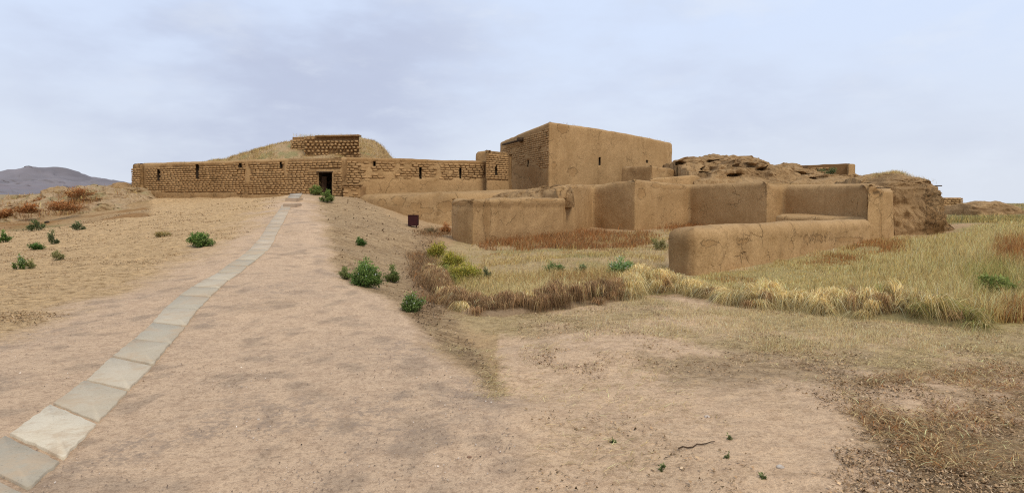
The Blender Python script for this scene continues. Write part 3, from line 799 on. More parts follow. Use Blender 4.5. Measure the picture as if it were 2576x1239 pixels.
# stepped blocks in front of the hall's right part
def block(name, pts, zb, label, cat, **k):
    poly = [(*XY(px, d), z) for px, d, z in pts]
    pl = k.pop('peel', None); st = k.pop('stain', None); ti = k.pop('tint', .5)
    me = solid_mesh(name, poly, zb, **k); wall_attr(me, peel=pl, stain=st, tint=ti, seed=k.get('seed', 0))
    return tag(finish(name, me, M_mud, None), label, cat)
block('mud_block', [(1561, 38.5, zt(419, 38.5)), (1640, 36.6, zt(416, 36.6)), (1735, 40.5, zt(430, 40.5)), (1735, 44, 3.4), (1575, 43, 3.9)], 1.8,
      'squat plastered mud block standing at the foot of the great hall', 'block', r=.2, res=.16, lump=.06, seed=35, rag=.06,
      peel=peel_spots([(1665, 425, 14, 10), (1700, 432, 30, 12)]), stain=lambda px, py, x, y, z: .7*(px < 1640)+.3*blob(px, py, 1710, 430, 30, 12))  # left face darkened, shade of the side turned from the sun painted in
block('mud_ledge', [(1634, 34.4, zt(449, 34.4)), (1750, 35.2, zt(440, 35.2)), (1762, 35.6, zt(444, 35.6)), (1755, 37, 3), (1650, 37, 2.9)], 1.8,
      'narrow plastered ledge below the squat block, above the zigzag wall', 'ledge', r=.12, res=.14, lump=.05, seed=36)

# ------------------------------------------------------------------ mounds and eroded ruins
def ridge(name, sil, d, wf, wb, zb, mat, nx=120, nt=60, pf=2.0, amp=.15, s=.6, rag=.0, seed=0, led=0.0, ledh=.35, dfun=None, colf=None, parent=None, wfl=None, hollows=None):
    xs, ys = zip(*sil)
    pxs = np.linspace(xs[0], xs[-1], nx)
    dd = np.full(nx, float(d)) if dfun is None else np.interp(pxs, *zip(*dfun))
    X = (pxs-CX)/F*dd
    zr = CZ-(np.interp(pxs, xs, ys)-HZ)/F*dd
    zr[0] = zr[-1] = zb
    t = np.concatenate([np.linspace(-1, 0, nt), np.linspace(0, 1, max(8, nt//3))[1:]])
    prof = np.where(t < 0, (1-np.abs(t)**pf)**(1/1.4 if pf > 2 else 1), 1-np.abs(t)**2)
    V = np.zeros((len(t), nx, 3))
    w = np.full(nx, float(wf)) if wfl is None else np.interp(pxs, *zip(*wfl))
    V[..., 0] = X[None]; V[..., 1] = dd[None]+np.where(t[:, None] < 0, t[:, None]*w[None], t[:, None]*wb)
    rt = np.minimum(V[..., 1]/dd[None], 1.0)
    zc_ = np.where(zr[None] > CZ, CZ+(zr[None]-CZ)*rt, zr[None])      # a foot that runs forward also runs lower
    V[..., 2] = zb+(zc_-zb)*prof[:, None]
    x, y, z = V[..., 0].copy(), V[..., 1].copy(), V[..., 2].copy()
    hf = np.clip((z-zb)/1.0, 0, 1)
    V[..., 2] += hf*amp*fbm(x, y, z, 5, s, seed)-hf*amp*.3
    V[..., 1] += -hf*amp*1.6*fbm(x, z*1.5, y, 5, s*1.3, seed+1)
    V[..., 0] += hf*amp*.8*fbm(z, y, x, 4, s*1.5, seed+2)
    if led:
        b_, a_, t_ = 0, 1., 0
        for q in range(5):
            f_ = ledh*2.0**q*3
            b_ = b_+a_*np.abs(vnoise(x*f_+seed, y*f_+q*3.1, z*f_*1.5)); t_ += a_; a_ *= .52
        b_ = b_/t_
        rr = 1-b_*3.4
        V[..., 1] -= hf*led*(b_-.3)*1.5; V[..., 2] += hf*led*.7*(b_-.3)
    hw = 0
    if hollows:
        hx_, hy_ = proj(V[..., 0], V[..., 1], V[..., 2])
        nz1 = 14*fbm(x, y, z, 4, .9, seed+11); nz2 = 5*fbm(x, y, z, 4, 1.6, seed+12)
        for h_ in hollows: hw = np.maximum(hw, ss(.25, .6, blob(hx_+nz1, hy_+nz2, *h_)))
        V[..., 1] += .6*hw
    n1 = len(t); idx = np.arange(n1*nx).reshape(n1, nx)
    Q = np.stack([idx[:-1, :-1], idx[:-1, 1:], idx[1:, 1:], idx[1:, :-1]], -1).reshape(-1, 4)
    V = V.reshape(-1, 3)
    px, py = proj(V[:, 0], V[:, 1], V[:, 2])
    if colf is None:
        c = np.zeros((len(V), 3)); c[:, 2] = .5+.2*fbm(V[:, 0], V[:, 1], V[:, 2], 3, .6, seed+6)
        if hollows: c[:, 1] = np.maximum(.45*ss(.3, .7, rr.ravel()), .6*hw.ravel()); c[:, 2] -= .25*hw.ravel()  # shade of hollows and creases painted in; the hollows are also dented
        elif led: c[:, 1] = .9*ss(.25, .7, rr.ravel())+.8*ss(.15, .4, fbm(V[:, 0]*.6, V[:, 1]*.3, V[:, 2]*1.6, 4, 1.1, seed+8))  # creases between lumps darkened as painted shade, plus random blotches
    else: c = colf(V, px, py)
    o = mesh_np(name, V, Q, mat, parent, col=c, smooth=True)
    return o, V
M_mound = attr_material('grassy_earth', .95, 0, .4, 9)
def mound_colf(seed, c1=(.40, .29, .16), c2=(.30, .21, .10), c3=(.25, .22, .10)):
    def f(V, px, py):
        n = fbm(V[:, 0], V[:, 1], V[:, 2], 4, .5, seed); m = fbm(V[:, 0], V[:, 1], V[:, 2], 4, 1.3, seed+1)
        a_, b_, c_ = np.array(c1), np.array(c2), np.array(c3)
        c = a_*(1-ss(-.2, .3, n))[:, None]+b_*ss(-.2, .3, n)[:, None]
        w = ss(.1, .4, m)[:, None]
        return c*(1-w)+c_*w
    return f
# mound behind the gate
gm_sil = [(530, 414), (548, 405), (570, 400), (600, 395), (640, 379), (670, 369), (700, 362), (730, 355), (765, 346), (905, 346), (935, 352), (960, 372), (975, 393), (1000, 412)]
gmound, gmV = ridge('grass_mound', gm_sil, 50, 7.5, 8, 3.2, M_mound, 220, 70, pf=1.8, amp=.28, s=.55, seed=61, colf=mound_colf(61, (.42, .29, .15), (.36, .235, .11), (.29, .24, .11)))
tag(gmound, kind='structure')
# brick building stub on the mound
k0, k1 = XY(766, 45.5), XY(905, 45.0)
cit = tag(empty('brick_stub', (*XY(835, 46), 4.8)), 'ruined brick tower stub with rows of projecting brick ends on top of the grass mound', 'ruin')
zk = zt(341, 45.2)
me = solid_mesh('core', [(*k0, zk-.02), (*k1, zk+.05), (*XY(904, 48), zk), (*XY(770, 48), zk)], 3.5, r=.06, res=.18, lump=.03, seed=41, rag=.05)
wall_attr(me, stain=lambda px, py, x, y, z: .9+0*px, peel=lambda px, py, x, y, z: .5+0*px, tint=.3); finish('core', me, M_brick, cit)
def kmask(px, py, u, z):
    n = vnoise(px*.05, py*.1, 4)
    if py < 345: return n > -.9
    if py > 383: return n > .1
    if py > 374 and 825 < px < 870: return n > .3
    return True
bricks('brick_ends', k0, (k0[0]+(k1[0]-k0[0])*.165, k0[1]), 4.85, zk-.02, cit, kmask, ch=.232, L=.36, gap=.105, proud=.16, dep=.2, seed=41, jitter=.012)
bricks('brick_ends', (k0[0]+(k1[0]-k0[0])*.19, k0[1]), k1, 4.85, zk-.22, cit, kmask, ch=.232, L=.30, gap=.105, proud=.24, dep=.2, seed=42, jitter=.012)
mesh_np('capping', box_pts((k0[0]+.9, k0[1]), k1, zk-.1, zk+.03, .24, .3), BOXF, M_brick, cit, col=np.full((8, 3), .35))
# the base ledge course
bricks('base_course', k0, k1, 4.55, 4.9, cit, lambda px, py, u, z: True, ch=.15, L=.36, gap=.04, proud=.10, dep=.2, seed=44)
w0, w1 = XY(731, 46.6), XY(790, 46.4)
me = solid_mesh('side_wall', [(*w0, zt(344, 46.6)), (*w1, zt(344, 46.4)), (w1[0], w1[1]+1.5, 6.4), (w0[0], w0[1]+1.5, 6.4)], 3.5, r=.05, res=.15, lump=.04, seed=43, rag=.06)
wall_attr(me, stain=lambda px, py, x, y, z: .6+0*px, peel=lambda px, py, x, y, z: .6+0*px, tint=.35); finish('side_wall', me, M_brick, cit)
bricks('brickwork', w0, w1, 4.9, 6.3, cit, lambda px, py, u, z: True, ch=.16, L=.34, gap=.04, proud=.03, seed=45)

# rocky eroded ruin on the right
rk = [(1680, 404), (1700, 401), (1725, 402), (1750, 396), (1772, 391), (1800, 393), (1830, 396), (1860, 395), (1893, 399), (1905, 410), (1925, 412), (1945, 409), (1975, 413), (1990, 420), (2030, 428), (2080, 436), (2150, 444), (2200, 452)]
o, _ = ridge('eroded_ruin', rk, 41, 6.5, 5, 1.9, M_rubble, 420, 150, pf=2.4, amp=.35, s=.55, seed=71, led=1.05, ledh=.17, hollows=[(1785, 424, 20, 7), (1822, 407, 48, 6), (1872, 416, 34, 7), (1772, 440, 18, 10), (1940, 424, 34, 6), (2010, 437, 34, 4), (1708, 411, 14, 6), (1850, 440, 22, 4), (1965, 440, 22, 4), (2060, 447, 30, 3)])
tag(o, 'broad lumpy eroded mud ruin with dark hollows, behind the zigzag wall', 'ruin')
o, _ = ridge('eroded_boulder', [(1752, 412), (1765, 400), (1800, 396), (1860, 399), (1895, 403), (1903, 418), (1906, 436)], 38.6, 1.4, 2, 2.6, M_rubble, 160, 70, pf=3, amp=.3, s=.9, seed=72, led=.5, ledh=.25)
tag(o, 'large dark pitted hump of fallen mud masonry on top of the ruin', 'ruin')
o, _ = ridge('eroded_boulder', [(1918, 432), (1925, 418), (1945, 411), (1970, 413), (1990, 421), (2000, 436)], 37.5, 1.3, 2, 2.6, M_rubble, 120, 60, pf=3, amp=.25, s=1.0, seed=73, led=.45, ledh=.25)
tag(o, 'smaller cracked hump of mud masonry to the right of the large one', 'ruin')
# rim rubble left of the terrace
o, _ = ridge('rubble_rim', [(1235, 492), (1262, 484), (1290, 480), (1330, 476), (1360, 471), (1395, 467), (1420, 466), (1440, 470)], 30, 1.2, 2, 1.2, M_rubble, 200, 50, pf=2.5, amp=.13, s=1.2, seed=74, led=.3, ledh=.6, dfun=[(1235, 33), (1345, 31), (1440, 29.4)])
tag(o, 'crumbling rim of broken mud plaster above the waist high wall', 'rubble')
# eroded mound at right of the pier
rm = [(2140, 446), (2168, 437), (2200, 434), (2240, 433), (2270, 435), (2292, 441), (2310, 455), (2322, 474), (2340, 502), (2356, 530), (2378, 555), (2400, 572), (2425, 588)]
def rm_col(V, px, py):
    c = np.zeros((len(V), 3)); c[:, 2] = .48+.2*fbm(V[:, 0], V[:, 1], V[:, 2], 3, .8, 75)
    c[:, 1] = .8*ss(2300, 2345, px)*ss(-.1, .25, fbm(V[:, 0], V[:, 1], V[:, 2], 4, 1.5, 76))+.45*ss(.1, .3, fbm(V[:, 0]*.3, V[:, 1]*.3, V[:, 2]*2.5, 4, 1.2, 79))
    c[:, 0] = .6*ss(2290, 2340, px)
    return c
o, rmV = ridge('eroded_mound', rm, 29.5, 3.4, 6, -.4, M_rubble, 260, 150, pf=4, amp=.30, s=.9, seed=75, led=.45, ledh=.22, colf=rm_col, wfl=[(2140, 3.4), (2270, 3.0), (2320, 1.3), (2425, .3)], dfun=[(2140, 29.5), (2270, 29.0), (2330, 27.6), (2425, 27)])
tag(o, 'big rounded weathered mud mass with a dry grass cap beside the pier', 'ruin')
# brick ruin standing behind
c0, c1, c2 = XY(2030, 44), XY(2140, 42), XY(2152, 43.5)
rb = tag(empty('brick_ruin', (*XY(2090, 44), 3)), 'low dark brick ruin with a plastered end pillar on the skyline, above a green bush', 'ruin')
me = solid_mesh('wall', [(*c0, zt(415, 44)), (*c1, zt(411, 42)), (c1[0], c1[1]+2, 4.1), (c0[0], c0[1]+2, 4.1)], 1.5, r=.06, res=.18, lump=.05, seed=46, rag=.05)
wall_attr(me, stain=lambda px, py, x, y, z: .9+0*px, peel=lambda px, py, x, y, z: .7+0*px, tint=.25); finish('wall', me, M_brick, rb)
bricks('brickwork', c0, c1, 2.6, 3.95, rb, lambda px, py, u, z: vnoise(u*1.5, z*3, 7) > -.1, ch=.16, L=.4, gap=.04, proud=.02, seed=46)
me = solid_mesh('end_pillar', [(*XY(2131, 41.8), zt(412, 41.8)), (*XY(2152, 42.2), zt(412, 42)), (*XY(2152, 44), 4.05), (*XY(2131, 44), 4.05)], 1.5, r=.06, res=.14, lump=.04, seed=47)
wall_attr(me, tint=.5); finish('end_pillar', me, M_mud, rb)
# far brick towers
ft = tag(empty('brick_tower', (*XY(2345, 40), 0)), 'narrow brick tower rising behind the weathered mud mass, timber stubs on its side', 'tower')
f0, f1 = XY(2328, 39), XY(2350, 39.5)
me = solid_mesh('shaft', [(*f0, zt(462, 39)), (*f1, zt(462, 39.5)), (f1[0], f1[1]+2, 2.55), (f0[0], f0[1]+2, 2.55)], -.5, r=.05, res=.2, lump=.03, seed=48)
wall_attr(me, tint=.4, stain=lambda px, py, x, y, z: .5+0*px); finish('shaft', me, M_brick, ft)
bricks('brickwork', f0, f1, .4, 2.5, ft, lambda px, py, u, z: True, ch=.15, L=.3, gap=.035, proud=.02, seed=48)
f2, f3 = XY(2351.5, 41), XY(2364.5, 41.6)
me = solid_mesh('side_shaft', [(*f2, zt(469, 41)), (*f3, zt(469, 41.6)), (f3[0], f3[1]+2, 2.4), (f2[0], f2[1]+2, 2.4)], -.5, r=.04, res=.2, lump=.03, seed=49)
wall_attr(me, tint=.4, stain=lambda px, py, x, y, z: .5+0*px); finish('side_shaft', me, M_brick, ft)
bricks('brickwork', f2, f3, .4, 2.3, ft, lambda px, py, u, z: True, ch=.15, L=.3, gap=.035, proud=.02, seed=49)
for yy in (468, 495): mesh_np('timber_stub', box_pts(XY(2352, 40.8), XY(2368, 40.8), zt(yy, 41)-.02, zt(yy, 41)+.05, .05, .08), BOXF, M_wood, ft)
q0, q1 = XY(2366, 58), XY(2421, 58)
fwl = tag(empty('distant_brick_wall', (*XY(2395, 58), 0)), 'short distant stretch of plain brick wall on the right horizon', 'wall')
me = solid_mesh('wall', [(*q0, zt(497, 58)), (*q1, zt(497, 58)), (q1[0], q1[1]+3, 1.7), (q0[0], q0[1]+3, 1.7)], -.6, r=.04, res=.3, lump=.03, seed=50)
wall_attr(me, tint=.45, stain=lambda px, py, x, y, z: .4+0*px); finish('wall', me, M_brick, fwl)
bricks('brickwork', q0, q1, .3, 1.66, fwl, lambda px, py, u, z: True, ch=.2, L=.42, gap=.04, proud=.02, seed=50)
o, _ = ridge('eroded_outcrop', [(2402, 530), (2412, 512), (2440, 508), (2480, 508), (2510, 512), (2525, 522), (2540, 532)], 46, 2.6, 4, -.1, M_rubble, 150, 60, pf=5, amp=.16, s=.9, seed=77, led=.4, ledh=.35)
tag(o, 'flat topped layered earth outcrop on the right, in front of the distant brick wall', 'ruin')
o, _ = ridge('rough_bank', [(2520, 528), (2545, 517), (2575, 518), (2640, 520), (2700, 530)], 55, 4, 4, 0, M_mound, 80, 40, amp=.2, s=.6, seed=78, colf=mound_colf(78, (.34, .26, .14), (.27, .22, .11), (.22, .21, .10)))
tag(o, kind='structure')
# left bank / hill of earth by the wall
lbs = [(-150, 520), (-60, 505), (30, 497), (90, 496), (150, 489), (185, 476), (215, 466), (245, 461), (270, 465), (300, 467), (325, 469), (345, 474), (362, 486), (376, 500), (400, 512), (450, 520)]
def lb_col(V, px, py):
    c = mound_colf(81, (.44, .31, .175), (.36, .24, .12), (.33, .26, .13))(V, px, py)
    n = fbm(V[:, 0], V[:, 1], V[:, 2], 4, .8, 83)
    w = np.clip(np.maximum.reduce([blob(px, py, 190, 500, 50, 28), blob(px, py, 150, 530, 70, 22), .8*blob(px, py, 60, 530, 90, 20)])*(.6+n*1.4), 0, .85)[:, None]
    return c*(1-w)+np.array((.27, .14, .06))*w
lbank, lbV = ridge('earth_bank', lbs, 44, 13, 8, -.5, M_mound, 420, 170, pf=1.7, amp=.60, s=.6, seed=80, colf=lb_col, dfun=[(-150, 52), (100, 48), (250, 43), (400, 39)], wfl=[(-150, 18), (200, 14), (300, 9), (400, 4)], led=.8, ledh=.2)
tag(lbank, kind='structure')
o, _ = ridge('brick_rubble_heap', [(283, 470), (293, 461), (300, 458), (315, 458), (325, 464), (334, 472)], 42, .8, 1, 2.3, M_rubble, 60, 30, pf=3, amp=.12, s=2, seed=84, led=.2, ledh=1)
tag(o, 'small brown rubble heap on the bank crest left of the long brick wall', 'rubble')
# distant mountains
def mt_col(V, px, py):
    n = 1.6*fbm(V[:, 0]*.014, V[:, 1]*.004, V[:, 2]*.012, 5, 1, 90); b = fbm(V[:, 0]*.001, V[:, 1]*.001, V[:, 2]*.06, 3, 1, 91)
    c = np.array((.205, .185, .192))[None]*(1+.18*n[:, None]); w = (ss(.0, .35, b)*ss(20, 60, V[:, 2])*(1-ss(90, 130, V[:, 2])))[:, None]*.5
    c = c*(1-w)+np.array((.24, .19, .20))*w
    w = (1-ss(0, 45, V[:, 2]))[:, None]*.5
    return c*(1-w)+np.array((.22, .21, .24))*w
mts = [(-500, 455), (-300, 440), (-150, 426), (-60, 432), (0, 428), (20, 426), (40, 429), (58, 426), (75, 420), (95, 419), (112, 421), (128, 433), (145, 445), (155, 448), (172, 446), (186, 452), (196, 458), (215, 461), (235, 454), (262, 454), (285, 462), (320, 474), (420, 480), (560, 488)]
M_mt = attr_material('hazy_rock', 1, 0, .12, .004)
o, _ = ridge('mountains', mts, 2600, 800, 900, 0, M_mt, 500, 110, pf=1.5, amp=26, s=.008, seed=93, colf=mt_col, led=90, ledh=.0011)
tag(o, kind='structure')

# ------------------------------------------------------------------ slab path
path = tag(empty('path', (-3, 4, 0)), kind='structure')
path['label'] = 'single file concrete slab path climbing to the doorway'
# joints surveyed: left end px,py ; right end px,py
Jg = [(ground_at_px(*j[:2]), ground_at_px(*j[2:])) for j in J]
def zpath(x, y): return float(Hbase(np.array([x]), np.array([y]))[0])
rs = random.Random(3)
cut_pts = []
for i in range(len(J)-1):
    (a, b), (c, d_) = Jg[i], Jg[i+1]
    g = .026 if i < 12 else .036
    def lerp(p, q, t): return (p[0]+(q[0]-p[0])*t, p[1]+(q[1]-p[1])*t)
    l1 = math.hypot(c[0]-a[0], c[1]-a[1]); l2 = math.hypot(d_[0]-b[0], d_[1]-b[1])
    cn = [lerp(a, c, g/l1), lerp(b, d_, g/l2), lerp(b, d_, 1-g/l2), lerp(a, c, 1-g/l1)]
    cut_pts.append(cn)
    n = 9
    outline = []
    for e in range(4):
        p, q = cn[e], cn[(e+1) % 4]
        for s_ in range(n):
            t = s_/n; w = 0 if s_ == 0 else .006*rs.gauss(0, 1)
            x, y = lerp(p, q, t); outline.append((x+w, y+w*rs.uniform(-1, 1)))
    tz = rs.uniform(-.004, .006)
    zc_ = [zpath(*p)+.020+tz+rs.uniform(-.005, .005) for p in cn]
    def zat(x, y):   # plane fit through corners
        A = np.array([[p[0], p[1], 1] for p in cn]); s = np.linalg.lstsq(A, np.array(zc_), rcond=None)[0]
        return s[0]*x+s[1]*y+s[2]
    m = len(outline); cxm = sum(p[0] for p in outline)/m; cym = sum(p[1] for p in outline)/m
    V = []; 
    for (dz, ins) in ((-.09, 0), (-.005, 0), (0, .006)):
        for (x, y) in outline:
            L = math.hypot(x-cxm, y-cym); f = 1-ins/L
            xx, yy = cxm+(x-cxm)*f, cym+(y-cym)*f
            V.append((xx, yy, zat(xx, yy)+dz))
    Qs = [[k*m+i_, k*m+(i_+1) % m, (k+1)*m+(i_+1) % m, (k+1)*m+i_] for k in (0, 1) for i_ in range(m)]
    V.append((cxm, cym, zat(cxm, cym))); ci = len(V)-1
    T = [[2*m+i_, 2*m+(i_+1) % m, ci] for i_ in range(m)]
    base = [(.58, .52, .44), (.47, .43, .37), (.52, .465, .39), (.68, .62, .53)][[1, 1, 3, 2, 0, 2, 1, 0][i] if i < 8 else rs.choice([0, 1, 2, 2, 0])]
    uu_ = rs.uniform(.93, 1.05); base = (base[0]*uu_*.94, base[1]*uu_*.88, base[2]*uu_*.75)
    if i >= 16: base = tuple(v*.7+w*.3 for v, w in zip(base, (.50, .36, .25)))
    mesh_np('paving_slab', V, Qs, M_slab, path, T=T, col=np.tile(base, (len(V), 1)))
# two risers near the top, then last slabs
for k, (py, d) in enumerate([(515, 27.6), (503.5, 29.6)]):
    xa, xb = XY(711+6*k, d)[0], XY(742+4*k, d)[0]
    zz = zpath((xa+xb)/2, d)
    bm = bmesh.new(); bbox(bm, xa, xb, d, d+.9, zz-.1, zz+.17)
    bmesh.ops.bevel(bm, geom=bm.edges[:], offset=.02, segments=2, affect='EDGES')
    me = bpy.data.meshes.new('step'); bm.to_mesh(me); bm.free(); setcol(me, np.tile((.40, .30, .21), (len(me.vertices), 1))); me.materials.append(M_slab)
    o = bpy.data.objects.new('step', me); COL.objects.link(o); o.parent = path; o.location = [-v for v in path.location]
for (pxa, pxb, da, db) in [(723, 752, 30.6, 31.8), (727, 757, 31.9, 33.2)]:
    x0, x1 = XY(pxa, da)[0], XY(pxb, da)[0]; x2, x3 = XY(pxa+3, db)[0], XY(pxb+3, db)[0]
    V = [(x0, da), (x1, da), (x3, db), (x2, db)]
    V = [(x, y, zpath(x, y)-.04) for x, y in V]+[(x, y, zpath(x, y)+.07) for x, y in V]
    mesh_np('paving_slab', V, BOXF, M_slab, path, col=np.tile((.42, .36, .28), (8, 1)))

# ------------------------------------------------------------------ blades
def blades(roots, h, lean, width, col, nseg=2, arch=None):
    """roots (N,3), h (N), lean (N,2) horizontal reach, width (N): tapered strips"""
    N = len(roots); t = np.linspace(0, 1, nseg+1)
    ang = rng.random(N)*math.pi; wx, wy = np.cos(ang), np.sin(ang)
    V = np.zeros((N, nseg+1, 2, 3))
    for k, tk in enumerate(t):
        zz = h*tk*(1-.25*tk) if arch is None else h*np.sin(np.pi*tk*arch)
        ln = tk**1.6 if arch is None else tk
        c = roots+np.stack([lean[:, 0]*ln, lean[:, 1]*ln, zz], 1)
        w = width*(1-.85*tk)*.5
        V[:, k, 0] = c-np.stack([wx*w, wy*w, 0*w], 1); V[:, k, 1] = c+np.stack([wx*w, wy*w, 0*w], 1)
    b = np.arange(N)[:, None]*(2*(nseg+1))
    Q = np.concatenate([b+np.array([[2*k, 2*k+1, 2*k+3, 2*k+2]]) for k in range(nseg)], 0)
    return V.reshape(-1, 3), Q, np.repeat(col, 2*(nseg+1), 0)
def pick(pal, w, n, var=.24):
    pal = np.array(pal); i = rng.choice(len(pal), n, p=np.array(w)/sum(w))
    k = np.where(rng.random((n, 1)) < .16, .42, 1.0)
    return np.clip(pal[i]*(1+rng.normal(size=(n, 1))*var)*k, .005, .9)
STRAW, YEL, GRN, RUST, BRN, OLV = (.86, .64, .31), (.74, .52, .19), (.29, .29, .08), (.40, .165, .05), (.40, .245, .11), (.54, .40, .14)
def sample(x0, x1, y0, y1, n, dens, dpow=1.0):
    """random ground points, thinned with distance, kept where dens(px, py, x, y) allows"""
    u = rng.random(n)
    y = (y0**(1-dpow)+(y1**(1-dpow)-y0**(1-dpow))*u)**(1/(1-dpow)) if dpow != 1 else y0*(y1/y0)**u
    kx = rng.uniform(x0, x1, n); x = (kx-CX)/F*y
    z = Hbase(x, y); px, py = proj(x, y, z)
    keep = rng.random(n) < dens(px, py, x, y)
    return x[keep], y[keep], z[keep], px[keep], py[keep]
def hz(x, y): return H(x, y)
def grass_obj(name, parts, label=None, mat=None):
    V = np.concatenate([p[0] for p in parts]); off = 0; Qs = []
    for p in parts: Qs.append(p[1]+off); off += len(p[0])
    C_ = np.concatenate([p[2] for p in parts])
    o = mesh_np(name, V, np.concatenate(Qs), mat or M_blade, col=C_)
    return tag(o, label, 'grass', kind='stuff')
def stand(x, y, hh, hv, cols, wid=.006, lean=.25, nseg=2):
    n = len(x); z = hz(x, y)-.01
    h = hh*(1+hv*rng.normal(size=n)).clip(.25, 2)*(1+.55*fbm(x, y, 0, 2, 2.6, 150))
    la = rng.random(n)*2*math.pi; lr = h*lean*np.abs(rng.normal(size=n))
    wd = wid*(.6+.8*rng.random(n))*np.maximum(1, y/14)
    return blades(np.stack([x, y, z], 1), h, np.stack([np.cos(la)*lr+h*.08, np.sin(la)*lr], 1), wd, cols, nseg)

# right field of tall grass
def d_field2(px, py, x, y):
    qx, qy = jit(px, py, x, y, 22, 1.0, 3)
    d = pip(qx, qy, R_FIELD2)*(.35+.65*ss(-.35, .2, fbm(x, y, 0, 4, 1.1, 101)))
    d *= 1-.97*(blob(px, py, 2500, 775, 70, 13) > .3)
    d *= 1-.9*(blob(px, py, 2185, 628, 35, 8) > .3)
    return d
x, y, z, px, py = sample(1680, 2760, 7.8, 34, 260000, d_field2, 1.6)
n = len(x)
k = fbm(x, y, 0, 3, .55, 102); k2 = fbm(x, y, 0, 3, .8, 103)
w_r = np.clip(np.maximum.reduce([blob(px, py, 2200, 620, 90, 26), blob(px, py, 2100, 655, 80, 16), blob(px, py, 2560, 640, 75, 40), .7*blob(px, py, 2560, 815, 80, 30), .7*blob(px, py, 1850, 705, 100, 14)])*1.5+k2*.5-.25, 0, 1)
w_g = np.clip(ss(.1, .6, k)*.2+blob(px, py, 2500, 720, 80, 50), 0, .8)
u = rng.random(n)
pal = pick([STRAW, YEL, OLV, (.55, .45, .20)], [4, 4, 2, 3], n)
pal = np.where((u < w_g)[:, None], pick([GRN, OLV, (.38, .37, .11)], [1, 3, 3], n), pal)
pal = np.where((rng.random(n) < w_r)[:, None], pick([RUST, (.46, .23, .08), BRN, YEL], [4, 3, 2, 1], n), pal)
tall = (.13+.16*ss(2150, 2500, px)*(y < 22)+.05*k)*(1-.5*(blob(px, py, 1900, 680, 260, 50) > .3)*(px < 2150))
parts = [stand(x, y, tall, .3, pal, .007, .35)]
# seed heads
m = rng.random(n) < .10
parts.append(stand(x[m], y[m], tall[m]*1.25, .15, np.clip(pal[m]*1.25, 0, .8), .012, .2))
grass_obj('meadow_grass', parts, 'tall yellow green and rust meadow grass around the foreground wall')

# centre field: shorter mixed grass
def d_field(px, py, x, y):
    qx, qy = jit(px, py, x, y, 20, 1.0, 5)
    d = pip(qx, qy, R_FIELD)*(.15+.85*ss(-.15, .3, fbm(x, y, 0, 4, 1.3, 105)+.25*(py > 690)))
    d = np.where((py < 640) & (px < 1300), d*.5, d)
    d *= 1-.9*(blob(px, py, 1640, 705, 60, 14) > .3)
    d *= 1-.8*(blob(px, py, 1190, 650, 22, 14) > .3)
    return d
x, y, z, px, py = sample(1060, 1820, 8.9, 40, 200000, d_field, 1.7)
n = len(x); k = fbm(x, y, 0, 3, .6, 106)
pal = pick([STRAW, YEL, OLV, BRN], [3, 3, 3, 2], n)
pal = np.where((rng.random(n) < ss(0, .5, k)*.45)[:, None], pick([GRN, OLV, (.22, .23, .09)], [2, 3, 2], n), pal)
qx, qy = jit(px, py, x, y, 16, 1, 6)
wr = np.where(pip(qx, qy, R_RUST), .75*ss(-.4, .1, fbm(x, y, 0, 4, 1.1, 151)), 0)+blob(px, py, 1450, 720, 120, 25)*.5+blob(px, py, 1720, 572, 70, 14)
pal = np.where((rng.random(n) < wr)[:, None], pick([RUST, (.42, .20, .075), BRN], [3, 3, 2], n), pal)
pal = np.where(((rng.random(n) < .8*blob(px, py, 1330, 735, 160, 32)))[:, None], pick([STRAW, (.58, .45, .20)], [2, 1], n), pal)
parts = [stand(x, y, .10+.07*(py > 690)+.07*pip(qx, qy, R_RUST), .4, pal, .007, .5)]
xg, yg, _, pg, qg = sample(1070, 1260, 9.5, 22, 26000, lambda px, py, x, y: np.clip(np.maximum.reduce([blob(px, py, 1105, 640, 34, 22), blob(px, py, 1140, 665, 38, 18), blob(px, py, 1165, 700, 62, 20)]), 0, 1)*ss(-.2, .3, fbm(x, y, 0, 3, 2, 161)), 1.3)
parts.append(stand(xg, yg, .16, .4, pick([(.44, .42, .08), (.34, .36, .08), (.52, .46, .12), OLV], [3, 3, 2, 2], len(xg)), .009, .7))
# more rust grass at the wall foot
x, y, z, px, py = sample(1180, 1820, 20, 38, 60000, lambda px, py, x, y: np.clip(pip(*jit(px, py, x, y, 20, 1, 7), R_RUST)*ss(-.25, .2, fbm(x, y, 0, 4, 1.1, 151))*.9+blob(px, py, 1725, 570, 80, 12), 0, 1), 1.2)
parts.append(stand(x, y, .20, .45, pick([RUST, (.42, .20, .075), BRN, (.4, .27, .12)], [4, 3, 2, 1], len(x)), .009, .5))
grass_obj('court_grass', parts, 'short mixed tan, green and rust grass on the court floor')

# stubble and straw in the foreground
def d_stub(px, py, x, y):
    qx, qy = jit(px, py, x, y, 30, 1.3, 8)
    f = fbm(x, y, 0, 4, 1.6, 110)
    d = pip(qx, qy, R_STUB)*ss(-.3, .25, f)
    d = np.maximum(d, pip(qx, qy, R_DARK)*.35*ss(-.1, .3, f))
    d = np.maximum(d, (px > 1300)*(py > 850)*.30*ss(-.1, .4, f)*(1-.7*ss(2150, 2050, px)*ss(930, 1000, py)))
    d = np.maximum(d, blob(px, py, 2000, 900, 160, 30)*.6*ss(-.3, .3, f))
    d = np.maximum(d, blob(px, py, 1430, 905, 110, 35)*.7*ss(-.3, .2, f))
    d = np.maximum(d, np.clip(blob(px, py, 1160, 850, 110, 40)+blob(px, py, 1230, 950, 45, 60)+blob(px, py, 1250, 985, 40, 20), 0, 1)*ss(-.4, .1, f)*.8)
    return d
x, y, z, px, py = sample(1060, 2760, 3.4, 10.5, 110000, d_stub, 1.3)
n = len(x)
